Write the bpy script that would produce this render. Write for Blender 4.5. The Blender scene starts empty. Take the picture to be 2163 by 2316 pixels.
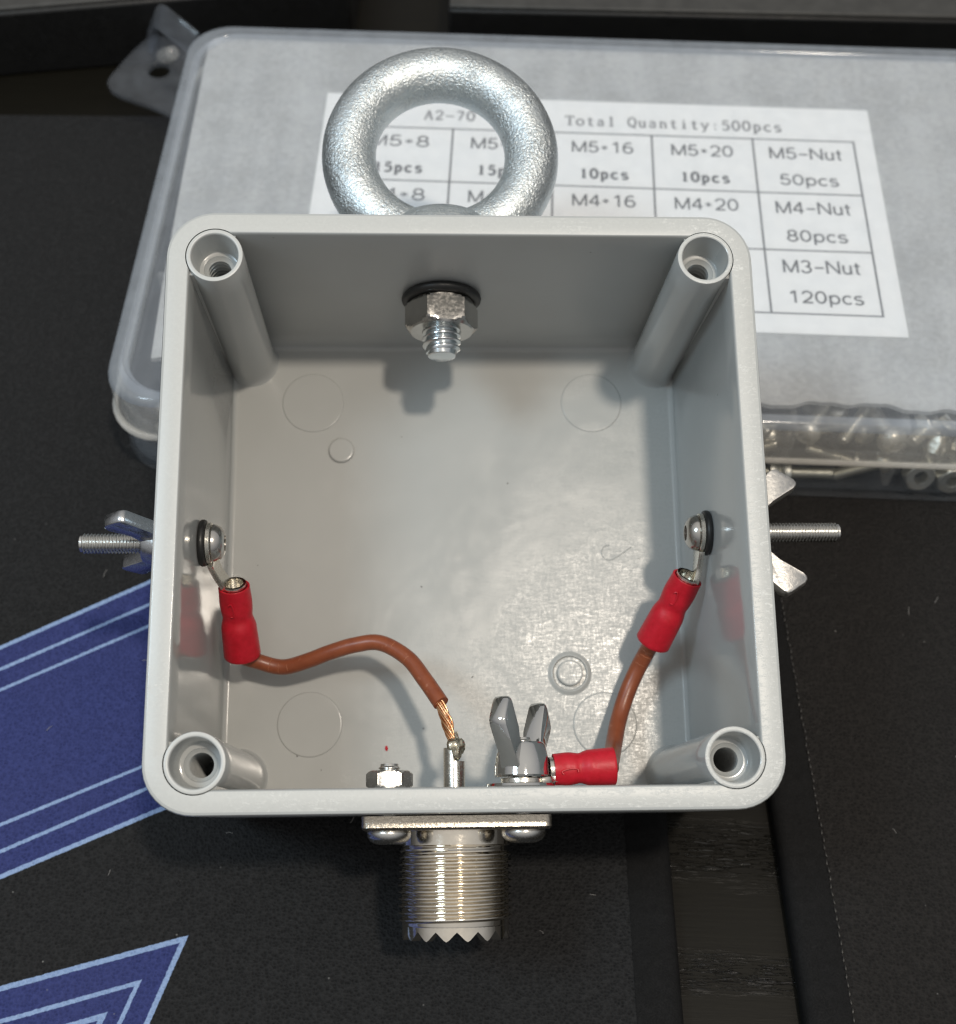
import bpy, bmesh, math, random
from mathutils import Matrix, Vector

S = 0.001                      # the script is written in millimetres
PI = math.pi
rnd = random.Random(7)
scene = bpy.context.scene
COL = scene.collection

# ------------------------------------------------------------------ camera, light, exposure
CAM_P = Vector((4.4961, -97.9333, 203.5561))
CAM_R = Matrix(((0.9992, -0.0373, 0.0147), (0.0393, 0.8370, -0.5458), (0.0080, 0.5459, 0.8378)))
BOX_R = Matrix(((0.9974, -0.0528, 0.0488), (0.0658, 0.9444, -0.3221), (-0.0290, 0.3245, 0.9455)))
BOX_O = Vector((0, 0, 57.0))   # centre of the box rim above the mat

cam_d = bpy.data.cameras.new('camera')
cam = bpy.data.objects.new('camera', cam_d)
COL.objects.link(cam)
cam.matrix_world = Matrix.Translation(CAM_P * S) @ CAM_R.normalized().to_4x4()
cam_d.sensor_fit = 'HORIZONTAL'
cam_d.sensor_width = 36
cam_d.lens = 36 * 2954.27 / 2163
cam_d.clip_start = 0.005
cam_d.clip_end = 10
cam_d.dof.use_dof = True
cam_d.dof.focus_distance = 0.183
cam_d.dof.aperture_fstop = 30
scene.camera = cam

world = bpy.data.worlds.new('World')
scene.world = world
world.use_nodes = True
wt = world.node_tree
bg = wt.nodes['Background']
wtc = wt.nodes.new('ShaderNodeTexCoord'); wsx = wt.nodes.new('ShaderNodeSeparateXYZ'); wrp = wt.nodes.new('ShaderNodeValToRGB')
wt.links.new(wtc.outputs['Generated'], wsx.inputs[0]); wt.links.new(wsx.outputs[2], wrp.inputs[0]); wt.links.new(wrp.outputs[0], bg.inputs[0])
# a dim room: dark below, walls, then a paler ceiling overhead
wrp.color_ramp.elements[0].position = 0.0; wrp.color_ramp.elements[0].color = (0.10, 0.10, 0.10, 1)
wrp.color_ramp.elements[1].position = 1.0; wrp.color_ramp.elements[1].color = (0.80, 0.77, 0.73, 1)
e_ = wrp.color_ramp.elements.new(0.45); e_.color = (0.46, 0.46, 0.465, 1)
bg.inputs[1].default_value = 0.80

def area(name, direction, dist, size, power, color, target=(0, 15, 20), frame=None):
    d = Vector(direction).normalized()
    p = Vector(target) + d * dist
    l = bpy.data.lights.new(name, 'AREA')
    l.shape = 'DISK'
    l.size = size * S
    l.energy = power
    l.color = color
    o = bpy.data.objects.new(name, l)
    COL.objects.link(o)
    o.location = p * S
    o.rotation_euler = (-d).to_track_quat('-Z', 'Y').to_euler()
    return o

area('warm_ceiling_lamp', (0.205, -0.20, 0.955), 1300, 75, 7.6, (1.0, 0.895, 0.765))
area('cool_lamp', (-0.49, -0.17, 0.85), 900, 220, 2.5, (0.66, 0.86, 1.0))

scene.view_settings.view_transform = 'Standard'
scene.view_settings.look = 'None'
scene.view_settings.exposure = 0
scene.view_settings.gamma = 1
scene.view_settings.use_curve_mapping = False
scene.cycles.use_denoising = True
scene.cycles.max_bounces = 8
scene.cycles.transparent_max_bounces = 24
scene.cycles.sample_clamp_indirect = 6
scene.cycles.filter_width = 1.3

# ------------------------------------------------------------------ helpers
MBOX = Matrix.Translation(BOX_O * S) @ BOX_R.normalized().to_4x4()
MW = Matrix.Identity(4)

def tag(o, label=None, cat=None, group=None, kind=None):
    if label: o['label'] = label
    if cat: o['category'] = cat
    if group: o['group'] = group
    if kind: o['kind'] = kind
    return o

def thing(name, label, cat, frame, loc=(0, 0, 0), rot=None, group=None):
    o = bpy.data.objects.new(name, None)
    COL.objects.link(o)
    o.empty_display_size = 0.005
    m = frame @ Matrix.Translation(Vector(loc) * S)
    if rot is not None: m = m @ rot.to_4x4()
    o.matrix_world = m
    return tag(o, label, cat, group)

class MB:
    """collects vertices (mm) and faces of one mesh"""
    def __init__(s): s.v = []; s.f = []; s.mi = []
    def add(s, vs, fs, mi=0):
        n = len(s.v); s.v += [Vector(v) for v in vs]
        for f in fs: s.f.append([n + i for i in f]); s.mi.append(mi)
        return s
    def box(s, a, b, mi=0):
        x0, y0, z0 = a; x1, y1, z1 = b
        return s.add([(x0,y0,z0),(x1,y0,z0),(x1,y1,z0),(x0,y1,z0),(x0,y0,z1),(x1,y0,z1),(x1,y1,z1),(x0,y1,z1)],
                     [(3,2,1,0),(4,5,6,7),(0,1,5,4),(1,2,6,5),(2,3,7,6),(3,0,4,7)], mi)
    def loft(s, loops, cap0=True, cap1=True, close=False, mi=0):
        n = len(loops[0]); vs = []; fs = []
        for l in loops: vs += list(l)
        m = len(loops)
        for k in range(m if close else m - 1):
            k2 = (k + 1) % m
            for i in range(n):
                j = (i + 1) % n
                fs.append((k*n+i, k*n+j, k2*n+j, k2*n+i))
        if not close:
            if cap0: fs.append(tuple(range(n))[::-1])
            if cap1: fs.append(tuple((m-1)*n + i for i in range(n)))
        return s.add(vs, fs, mi)
    def lathe(s, prof, axis='z', o=(0,0,0), segs=32, close=False, cap0=True, cap1=True, mi=0, a0=0.0):
        """prof = [(r, h)...]; axis direction h. r may be a function of the angle"""
        loops = []
        for r, h in prof:
            L = []
            for i in range(segs):
                a = a0 + 2*PI*i/segs
                rr = r(a) if callable(r) else r
                hh = h(a) if callable(h) else h
                c, d = rr*math.cos(a), rr*math.sin(a)
                p = {'z': (c, d, hh), 'x': (hh, c, d), 'y': (d, hh, c), '-x': (-hh, d, c), '-y': (c, -hh, d)}[axis]
                L.append(Vector(p) + Vector(o))
            loops.append(L)
        return s.loft(loops, cap0, cap1, close, mi)
    def sweep(s, path, sect, scale=None, up=(0,0,1), cap=True, mi=0, twist=0.0):
        """sect = 2D section; scale = per point (sx, sy) or number"""
        P = [Vector(p) for p in path]; n = len(P); loops = []
        T = []
        for i in range(n):
            T.append((P[min(i+1, n-1)] - P[max(i-1, 0)]).normalized())
        u = Vector(up)
        u = (u - T[0]*u.dot(T[0])).normalized()
        for i in range(n):
            if i: u = (u - T[i]*u.dot(T[i])).normalized()
            w = T[i].cross(u)
            sc = scale[i] if scale else 1
            sx, sy = sc if isinstance(sc, tuple) else (sc, sc)
            t = twist * i / max(1, n-1)
            ct, st = math.cos(t), math.sin(t)
            L = []
            for a, b in sect:
                a2, b2 = (a*ct - b*st)*sx, (a*st + b*ct)*sy
                L.append(P[i] + w*a2 + u*b2)
            loops.append(L)
        return s.loft(loops, cap, cap, False, mi)
    def prism(s, poly, z0, z1, mi=0):
        return s.loft([[Vector((x, y, z0)) for x, y in poly], [Vector((x, y, z1)) for x, y in poly]], mi=mi)
    def xf(s, m, start=0):
        for i in range(start, len(s.v)): s.v[i] = m @ s.v[i]
        return s
    def mesh(s, name, mats, angle=35, normals=True):
        me = bpy.data.meshes.new(name)
        me.from_pydata([tuple(v*S) for v in s.v], [], s.f)
        for m in (mats if isinstance(mats, (list, tuple)) else [mats]): me.materials.append(m)
        for p, i in zip(me.polygons, s.mi): p.material_index = i
        if normals:
            bm = bmesh.new(); bm.from_mesh(me)
            bmesh.ops.recalc_face_normals(bm, faces=bm.faces)
            bm.to_mesh(me); bm.free()
        me.shade_smooth()
        me.set_sharp_from_angle(angle=math.radians(angle))
        me.update()
        return me
    def build(s, name, mats, parent=None, frame=None, angle=35, bevel=0, segs=2, loc=(0,0,0), rot=None):
        me = s.mesh(name, mats, angle)
        o = bpy.data.objects.new(name, me)
        COL.objects.link(o)
        if parent is not None: o.parent = parent
        elif frame is not None:
            m = frame @ Matrix.Translation(Vector(loc)*S)
            if rot is not None: m = m @ rot.to_4x4()
            o.matrix_world = m
        if bevel:
            b = o.modifiers.new('edge', 'BEVEL'); b.width = bevel*S; b.segments = segs
            b.limit_method = 'ANGLE'; b.angle_limit = math.radians(35); b.harden_normals = False
        return o

def circ(r, n=16, sy=1.0): return [(r*math.cos(2*PI*i/n), r*sy*math.sin(2*PI*i/n)) for i in range(n)]

def smooth_path(pts, k=8):
    """Catmull-Rom through the points"""
    P = [Vector(p) for p in pts]; out = []
    Q = [P[0]*2 - P[1]] + P + [P[-1]*2 - P[-2]]
    for i in range(1, len(Q)-2):
        a, b, c, d = Q[i-1], Q[i], Q[i+1], Q[i+2]
        for j in range(k):
            t = j/k
            out.append(0.5*((2*b) + (c-a)*t + (2*a-5*b+4*c-d)*t*t + (3*b-a-3*c+d)*t**3))
    out.append(P[-1]); return out

def rrect(hx, hy, r, n=8, cx=0, cy=0):
    pts = []
    for sx, sy, a in ((1,-1,-PI/2), (1,1,0), (-1,1,PI/2), (-1,-1,PI)):
        for i in range(n+1):
            t = a + PI/2*i/n
            pts.append((cx + sx*(hx-r) + r*math.cos(t), cy + sy*(hy-r) + r*math.sin(t)))
    return pts

# ------------------------------------------------------------------ materials
class NT:
    def __init__(s, name):
        s.m = bpy.data.materials.new(name); s.m.use_nodes = True
        s.t = s.m.node_tree; s.t.nodes.clear()
        s.out = s.t.nodes.new('ShaderNodeOutputMaterial')
        s.co = s.t.nodes.new('ShaderNodeTexCoord')
    def n(s, typ, **kw):
        nd = s.t.nodes.new(typ)
        for k, v in kw.items(): setattr(nd, k, v)
        return nd
    def l(s, a, b): s.t.links.new(a, b)
    def mm(s, scale=(1,1,1), rot=(0,0,0), gen='Object'):
        mp = s.n('ShaderNodeMapping')
        s.l(s.co.outputs[gen], mp.inputs[0])
        mp.inputs['Scale'].default_value = [1000*c for c in scale]
        mp.inputs['Rotation'].default_value = rot
        return mp.outputs[0]
    def noise(s, vec, scale=1, detail=3, rough=0.5, dist=0):
        t = s.n('ShaderNodeTexNoise'); s.l(vec, t.inputs['Vector'])
        t.inputs['Scale'].default_value = scale; t.inputs['Detail'].default_value = detail
        t.inputs['Roughness'].default_value = rough; t.inputs['Distortion'].default_value = dist
        return t.outputs['Fac']
    def voro(s, vec, scale=1, feature='F1', out='Distance', rand=1):
        t = s.n('ShaderNodeTexVoronoi', feature=feature); s.l(vec, t.inputs['Vector'])
        t.inputs['Scale'].default_value = scale
        t.inputs['Randomness'].default_value = rand
        return t.outputs[out]
    def math(s, op, a, b=None, c=None, clamp=False):
        t = s.n('ShaderNodeMath', operation=op); t.use_clamp = clamp
        for i, x in enumerate((a, b, c)):
            if x is None: continue
            if isinstance(x, (int, float)): t.inputs[i].default_value = x
            else: s.l(x, t.inputs[i])
        return t.outputs[0]
    def rng(s, v, a, b, c=0, d=1, smooth=False):
        t = s.n('ShaderNodeMapRange'); s.l(v, t.inputs[0])
        if smooth: t.interpolation_type = 'SMOOTHSTEP'
        for i, x in enumerate((a, b, c, d)): t.inputs[i+1].default_value = x
        return t.outputs[0]
    def mix(s, fac, a, b):
        t = s.n('ShaderNodeMix', data_type='RGBA')
        for sock, x in ((t.inputs[0], fac), (t.inputs[6], a), (t.inputs[7], b)):
            if isinstance(x, (int, float)): sock.default_value = x
            elif isinstance(x, (tuple, list)): sock.default_value = (*x, 1)
            else: s.l(x, sock)
        return t.outputs[2]
    def bump(s, h, strength=0.2, dist=0.1, nrm=None):
        b = s.n('ShaderNodeBump'); s.l(h, b.inputs['Height'])
        b.inputs['Strength'].default_value = strength; b.inputs['Distance'].default_value = dist*S
        if nrm is not None: s.l(nrm, b.inputs['Normal'])
        return b.outputs[0]
    def pbr(s, color, rough=0.5, metal=0, nrm=None, spec=0.5, coat=0, sheen=0, ior=1.5, surface=True):
        p = s.n('ShaderNodeBsdfPrincipled')
        for k, x in (('Base Color', color), ('Roughness', rough), ('Metallic', metal), ('Specular IOR Level', spec), ('IOR', ior),
                     ('Coat Weight', coat), ('Sheen Weight', sheen)):
            if isinstance(x, (int, float)): p.inputs[k].default_value = x
            elif isinstance(x, (tuple, list)): p.inputs[k].default_value = (*x, 1)
            else: s.l(x, p.inputs[k])
        if nrm is not None: s.l(nrm, p.inputs['Normal'])
        if surface: s.l(p.outputs[0], s.out.inputs[0])
        return p.outputs[0]

def mat_simple(name, color, rough=0.4, metal=0, bscale=3.0, bstr=0.06, var=0.08, rvar=0.1, spec=0.5):
    t = NT(name); v = t.mm()
    n = t.noise(v, bscale, 4)
    n2 = t.noise(v, bscale*0.25, 3)
    c = t.mix(t.rng(n2, 0.3, 0.7), tuple(x*(1-var) for x in color), tuple(min(1, x*(1+var)) for x in color))
    t.pbr(c, t.rng(n, 0.3, 0.7, max(0.03, rough-rvar), rough+rvar), metal, t.bump(n, bstr, 0.1), spec)
    return t.m

def mat_plastic_wall():
    t = NT('grey_abs_gloss'); v = t.mm()
    big = t.noise(v, 0.06, 2)
    fine = t.noise(v, 5.0, 3)
    speck = t.rng(t.voro(v, 0.16), 0.0, 0.035, 1, 0)
    c = t.mix(t.rng(big, 0.35, 0.65), (0.435, 0.447, 0.440), (0.46, 0.472, 0.464))
    c = t.mix(t.math('MULTIPLY', speck, 0.75), c, (0.05, 0.045, 0.04))
    mid = t.noise(v, 0.28, 2)
    h = t.math('ADD', t.math('MULTIPLY', mid, 1.0), t.math('MULTIPLY', fine, 0.02))
    sy_ = t.n('ShaderNodeSeparateXYZ'); t.l(v, sy_.inputs[0])
    dull = t.rng(sy_.outputs[1], 36.5, 37.2, 0, 0.22)          # the far inner face left the mould with a duller finish
    t.pbr(c, t.math('ADD', t.rng(fine, 0.3, 0.7, 0.10, 0.16), dull), 0, t.bump(h, 0.05, 0.15), 0.5)
    return t.m

def mat_plastic_floor():
    t = NT('grey_abs_scuffed'); v = t.mm()
    big = t.noise(v, 0.07, 3, 0.55, 0.6)
    s1 = t.noise(t.mm((0.5, 2.6, 1), (0, 0, 0.9)), 1, 3, 0.6, 1.5)
    s2 = t.noise(t.mm((0.5, 2.8, 1), (0, 0, -0.6)), 1, 3, 0.6, 1.5)
    s3 = t.noise(t.mm((2.4, 0.6, 1), (0, 0, 0.12)), 1, 3, 0.6, 1.2)
    fine = t.noise(v, 2.4, 4, 0.65, 1.2)
    x = t.n('ShaderNodeSeparateXYZ'); t.l(t.mm(), x.inputs[0])
    # scuffs lie mostly in one half of the floor, where tools have rubbed it
    worn = t.rng(t.math('ADD', t.math('MULTIPLY', x.outputs[0], 0.03), t.math('ADD', t.math('MULTIPLY', x.outputs[1], -0.022), big)), 0.3, 1.1, 0.0, 1.0, True)
    scr = t.math('ADD', t.math('ADD', s1, s2), t.math('ADD', s3, fine))
    speck = t.rng(t.voro(v, 0.12), 0.0, 0.03, 1, 0)
    c = t.mix(big, (0.418, 0.423, 0.408), (0.448, 0.453, 0.438))
    c = t.mix(t.math('MULTIPLY', speck, 0.8), c, (0.05, 0.045, 0.04))
    h = t.math('ADD', t.math('MULTIPLY', t.math('MULTIPLY', scr, 0.05), worn), t.math('MULTIPLY', t.noise(v, 0.10, 2, 0.5, 0.3), 1.5))
    r = t.math('ADD', t.rng(big, 0.3, 0.7, 0.15, 0.23), t.math('MULTIPLY', t.rng(scr, 1.7, 2.3, 0, 0.24), worn))
    t.pbr(c, r, 0, t.bump(h, 0.22, 0.5), 0.33)
    return t.m

def mat_plastic_rim():
    t = NT('grey_abs_rim'); v = t.mm()
    s1 = t.noise(t.mm((0.45, 1.7, 1), (0, 0, 0.8)), 1, 4, 0.65, 1.5)
    s2 = t.noise(v, 2.2, 4, 0.6, 0.8)
    x = t.n('ShaderNodeSeparateXYZ'); t.l(v, x.inputs[0])
    # the face is scuffed where it was rubbed on a sheet of abrasive: mostly one corner and the long edges
    big = t.math('ADD', t.noise(v, 0.10, 3), t.math('ADD', t.math('MULTIPLY', x.outputs[0], 0.0035), t.math('MULTIPLY', x.outputs[1], -0.002)))
    k = t.math('ADD', t.math('MULTIPLY', s1, 0.6), t.math('MULTIPLY', s2, 0.4))
    scuff = t.math('MULTIPLY', t.rng(k, 0.50, 0.66, 0, 1, True), t.rng(big, 0.42, 0.70, 0.05, 1))
    c = t.mix(t.rng(s2, 0.3, 0.7), (0.535, 0.54, 0.522), (0.565, 0.57, 0.55))
    c = t.mix(t.math('MULTIPLY', scuff, 0.75), c, (0.80, 0.80, 0.77))
    t.pbr(c, t.math('MULTIPLY_ADD', scuff, 0.12, 0.36), 0, t.bump(t.math('MULTIPLY_ADD', scuff, 0.8, t.math('MULTIPLY', s2, 0.25)), 0.3, 0.12), 0.45)
    return t.m

def mat_zinc():
    t = NT('cast_zinc'); v = t.mm()
    n = t.noise(v, 1.8, 3, 0.58, 1.5)
    vo = t.voro(v, 2.4)
    h = t.math('ADD', t.math('MULTIPLY', vo, 0.5), n)
    c = t.mix(t.rng(n, 0.3, 0.7), (0.59, 0.65, 0.68), (0.73, 0.76, 0.755))
    wear = t.rng(t.noise(v, 0.16, 3), 0.35, 0.65, 0.35, 1.1)
    h = t.math('MULTIPLY', h, wear)
    t.pbr(c, t.rng(n, 0.3, 0.7, 0.36, 0.48), 1, t.bump(h, 0.9, 0.24))
    return t.m

def mat_metal(name, color, rough=0.16, bscale=2.5, bstr=0.08):
    t = NT(name); v = t.mm()
    n = t.noise(v, bscale, 4, 0.6, 0.4)
    n2 = t.noise(v, bscale*0.2, 2)
    c = t.mix(t.rng(n2, 0.3, 0.7), tuple(x*0.9 for x in color), color)
    t.pbr(c, t.rng(n, 0.3, 0.7, rough*0.7, rough*1.5), 1, t.bump(n, bstr, 0.15))
    return t.m

def mat_red():
    t = NT('red_vinyl'); v = t.mm()
    n = t.noise(v, 1.1, 4, 0.6); n2 = t.noise(v, 7, 3)
    c = t.mix(t.rng(n, 0.3, 0.7), (0.47, 0.006, 0.016), (0.58, 0.010, 0.028))
    t.pbr(c, t.rng(n2, 0.3, 0.7, 0.36, 0.52), 0, t.bump(t.math('ADD', n, t.math('MULTIPLY', n2, 0.3)), 0.3, 0.15), 0.45)
    return t.m

def mat_wire():
    t = NT('brown_pvc'); v = t.mm()
    n = t.noise(v, 0.5, 3); n2 = t.noise(v, 6, 3)
    crease = t.rng(t.noise(v, 0.9, 2), 0.66, 0.74)
    c = t.mix(t.rng(n, 0.3, 0.7), (0.225, 0.058, 0.024), (0.28, 0.078, 0.032))
    c = t.mix(t.math('MULTIPLY', crease, 0.25), c, (0.6, 0.3, 0.2))
    t.pbr(c, t.rng(n2, 0.3, 0.7, 0.28, 0.42), 0, t.bump(t.math('ADD', n, t.math('MULTIPLY', n2, 0.2)), 0.15, 0.15), 0.5)
    return t.m

def line_nf(p, q):
    """normal form: distance positive on the left of p->q"""
    dx, dy = q[0]-p[0], q[1]-p[1]; L = math.hypot(dx, dy)
    nx, ny = -dy/L, dx/L
    return nx, ny, -(nx*p[0] + ny*p[1])

def mat_cloth(printed):
    t = NT('mat_cloth_printed' if printed else 'mat_cloth_plain'); v = t.mm()
    weave = t.voro(v, 1.9, rand=0.75)
    weave2 = t.noise(v, 3.3, 3)
    big = t.noise(v, 0.05, 3)
    h = t.math('ADD', t.math('MULTIPLY', weave, 1.0), t.math('MULTIPLY', weave2, 0.9))
    k = t.rng(h, 0.45, 1.3)  # weave highlights put into the colour: paler on raised threads
    col = t.mix(k, (0.0042, 0.0043, 0.0047) if printed else (0.0044, 0.0041, 0.0041), (0.0190, 0.0192, 0.0200) if printed else (0.0175, 0.0160, 0.0152))
    if printed:
        wob = t.n('ShaderNodeTexNoise'); t.l(v, wob.inputs['Vector']); wob.inputs['Scale'].default_value = 1.7; wob.inputs['Detail'].default_value = 3
        sub = t.n('ShaderNodeVectorMath', operation='SUBTRACT'); t.l(wob.outputs['Color'], sub.inputs[0]); sub.inputs[1].default_value = (0.5, 0.5, 0.5)
        sc = t.n('ShaderNodeVectorMath', operation='SCALE'); t.l(sub.outputs[0], sc.inputs[0]); sc.inputs['Scale'].default_value = 0.3
        ad = t.n('ShaderNodeVectorMath', operation='ADD'); t.l(sc.outputs[0], ad.inputs[0]); t.l(v, ad.inputs[1])
        xy = t.n('ShaderNodeSeparateXYZ'); t.l(ad.outputs[0], xy.inputs[0])
        def dist(p, q):
            a, b, c = line_nf(p, q)
            return t.math('ADD', t.math('MULTIPLY_ADD', xy.outputs[0], a, c), t.math('MULTIPLY', xy.outputs[1], b))
        def inside(d): return t.rng(d, -0.08, 0.08)
        def stroke(d, w): return t.rng(t.math('ABSOLUTE', d), w/2 - 0.08, w/2 + 0.08, 1, 0)
        AND = lambda *a: a[0] if len(a) == 1 else t.math('MULTIPLY', a[0], AND(*a[1:]))
        OR = lambda *a: a[0] if len(a) == 1 else t.math('MAXIMUM', a[0], OR(*a[1:]))
        L1 = ((-80.92, 2.85), (-57.4, 17.09)); L2 = ((-79.93, -1.27), (-56.84, 12.37)); L3 = ((-79.01, -5.12), (-56.42, 7.96))
        L4 = ((-73.35, -28.62), (-52.48, -17.84)); L5 = ((-72.31, -32.96), (-51.28, -21.70)); L6 = ((-71.34, -36.97), (-47.73, -24.70))
        END = ((-20.0, 14.0), (-30.0, -24.0))
        d1, d2, d3, d4, d5, d6, de = [dist(*l) for l in (L1, L2, L3, L4, L5, L6, END)]
        clip = inside(t.math('MULTIPLY', de, -1))
        band = AND(inside(t.math('MULTIPLY', d1, -1)), inside(d6), clip)
        lines = AND(OR(stroke(d1, 0.75), stroke(d2, 0.6), stroke(d3, 0.55), stroke(d4, 0.55), stroke(d5, 0.6), stroke(d6, 0.75)), clip)
        def chev(tip, top, right, w):
            a = dist(top, tip); b = dist(tip, right)
            ins = AND(inside(t.math('MULTIPLY', a, -1)), inside(t.math('MULTIPLY', b, -1)))
            outer = AND(inside(t.math('MULTIPLY_ADD', a, -1, w)), inside(t.math('MULTIPLY_ADD', b, -1, w)))
            inner = AND(inside(t.math('MULTIPLY_ADD', a, -1, -0.05)), inside(t.math('MULTIPLY_ADD', b, -1, -0.05)))
            return ins, t.math('SUBTRACT', outer, inner, clamp=True)
        c1, s1 = chev((-41.49, -45.82), (-67.22, -54.09), (-44.87, -57.79), 0.75)
        c2, s2 = chev((-47.23, -52.45), (-66.12, -58.67), (-48.82, -57.96), 0.6)
        c3, s3 = chev((-51.75, -57.6), (-67.0, -62.6), (-53.3, -63.1), 0.8)
        blue = OR(band, c1)
        light = OR(lines, s1, s2, s3)
        bluec = t.mix(k, (0.015, 0.022, 0.095), (0.040, 0.053, 0.185))
        bluec = t.mix(t.rng(big, 0.3, 0.7, 0, 0.35), bluec, (0.040, 0.046, 0.145))
        col = t.mix(blue, col, bluec)
        col = t.mix(light, col, t.mix(k, (0.20, 0.29, 0.50), (0.29, 0.40, 0.62)))
    dust = t.math('MULTIPLY', t.rng(t.voro(v, 0.22), 0.0, 0.045, 1, 0), t.rng(t.noise(v, 0.15, 2), 0.45, 0.6))
    col = t.mix(t.math('MULTIPLY', dust, 0.6), col, (0.40, 0.39, 0.37))
    t.pbr(col, t.rng(weave2, 0.3, 0.7, 0.6, 0.85), 0, t.bump(h, 0.8, 0.25), 0.2, sheen=0.015)
    return t.m

def mat_wood():
    t = NT('dark_wood_veneer')
    g = t.noise(t.mm((0.05, 1.6, 1), (0, 0, -0.06)), 1, 5, 0.6, 0.5)
    g2 = t.noise(t.mm((0.30, 3.0, 1), (0, 0, -0.06)), 1, 4, 0.65, 0.6)
    xy = t.n('ShaderNodeSeparateXYZ'); t.l(t.mm(), xy.inputs[0])
    yy = t.math('ADD', xy.outputs[1], t.math('MULTIPLY', t.noise(t.mm((0.06, 0.4, 1)), 1, 3, 0.6), 6.0))
    # sparkle of the lamp put into the gloss of two bands, one scratched dark
    band = t.rng(t.math('ABSOLUTE', t.math('ADD', yy, 24.0)), 2.5, 6.0, 1, 0)
    band2 = t.rng(t.math('ABSOLUTE', t.math('ADD', yy, 43.0)), 1.0, 3.5, 1, 0)
    k = t.math('ADD', t.math('MULTIPLY', g, 0.6), t.math('MULTIPLY', g2, 0.4))
    c = t.mix(t.rng(k, 0.35, 0.65), (0.0050, 0.0043, 0.0028), (0.0080, 0.0070, 0.0045))
    c = t.mix(t.math('MULTIPLY', t.rng(g2, 0.50, 0.60), band2), c, (0.004, 0.0032, 0.0030))
    glint_scratch = t.math('MULTIPLY', t.rng(g2, 0.50, 0.60), t.math('MAXIMUM', band, t.math('MULTIPLY', band2, 0.6)))
    h = t.math('ADD', t.math('MULTIPLY', k, 0.10), t.math('MULTIPLY', glint_scratch, 0.35))
    t.pbr(c, t.math('MULTIPLY_ADD', glint_scratch, -0.26, 0.42), 0, t.bump(h, 0.85, 0.3), t.math('MULTIPLY_ADD', glint_scratch, 0.5, 0.16))
    return t.m

def mat_clear(name, haze, tint, rough=0.12, hcol=(0.76, 0.83, 0.92), mott=0.4):
    t = NT(name); v = t.mm()
    n = t.noise(v, 0.25, 3)
    tr = t.n('ShaderNodeBsdfTransparent'); tr.inputs[0].default_value = (*tint, 1)
    df = t.n('ShaderNodeBsdfDiffuse'); df.inputs[0].default_value = (*hcol, 1)
    tl = t.n('ShaderNodeBsdfTranslucent'); tl.inputs[0].default_value = (*hcol, 1)
    ad = t.n('ShaderNodeMixShader'); ad.inputs[0].default_value = 0.5; t.l(df.outputs[0], ad.inputs[1]); t.l(tl.outputs[0], ad.inputs[2])
    m1 = t.n('ShaderNodeMixShader'); t.l(t.rng(n, 0.3, 0.7, haze*(1-mott), haze*(1+mott)), m1.inputs[0])
    t.l(tr.outputs[0], m1.inputs[1]); t.l(ad.outputs[0], m1.inputs[2])
    gl = t.n('ShaderNodeBsdfGlossy'); gl.inputs['Roughness'].default_value = rough
    t.l(t.bump(t.noise(v, 0.5, 3), 0.1, 0.2), gl.inputs['Normal'])
    fr = t.n('ShaderNodeFresnel'); fr.inputs[0].default_value = 1.46
    m2 = t.n('ShaderNodeMixShader'); gm = t.n('ShaderNodeNewGeometry')
    t.l(t.math('MULTIPLY', fr.outputs[0], t.math('MULTIPLY_ADD', gm.outputs['Backfacing'], -0.8, 0.8)), m2.inputs[0])
    t.l(m1.outputs[0], m2.inputs[1]); t.l(gl.outputs[0], m2.inputs[2]); t.l(m2.outputs[0], t.out.inputs[0])
    return t.m

def mat_foam():
    t = NT('foam_sheet'); v = t.mm()
    a = t.noise(v, 0.9, 4, 0.65, 0.4); b = t.noise(v, 0.09, 4, 0.6); c3 = t.noise(t.mm((0.25, 0.02, 1)), 1, 3)
    sp = t.rng(t.voro(v, 0.7), 0.0, 0.16, 1, 0)
    k = t.math('ADD', t.math('ADD', t.math('MULTIPLY', a, 0.45), t.math('MULTIPLY', b, 0.4)), t.math('MULTIPLY', c3, 0.25))
    c = t.mix(t.rng(k, 0.45, 0.65), (0.36, 0.357, 0.345), (0.50, 0.497, 0.485))
    c = t.mix(t.math('MULTIPLY', sp, t.rng(b, 0.45, 0.65, 0, 0.5)), c, (0.78, 0.77, 0.74))
    t.pbr(c, 0.6, 0, t.bump(a, 0.4, 0.3), 0.4)
    return t.m

def mat_paper():
    t = NT('label_paper'); v = t.mm()
    n = t.noise(v, 0.3, 3); f = t.noise(v, 6, 3)
    t.pbr(t.mix(t.rng(n, 0.3, 0.7), (0.87, 0.855, 0.83), (0.91, 0.895, 0.87)), 0.6, 0, t.bump(f, 0.08, 0.05), 0.3)
    return t.m

def mat_rubber():
    t = NT('black_rubber'); v = t.mm(); n = t.noise(v, 2, 3)
    t.pbr(t.mix(n, (0.010, 0.010, 0.010), (0.018, 0.018, 0.018)), t.rng(n, 0.3, 0.7, 0.36, 0.5), 0, t.bump(n, 0.1, 0.1), 0.5)
    return t.m

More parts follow.
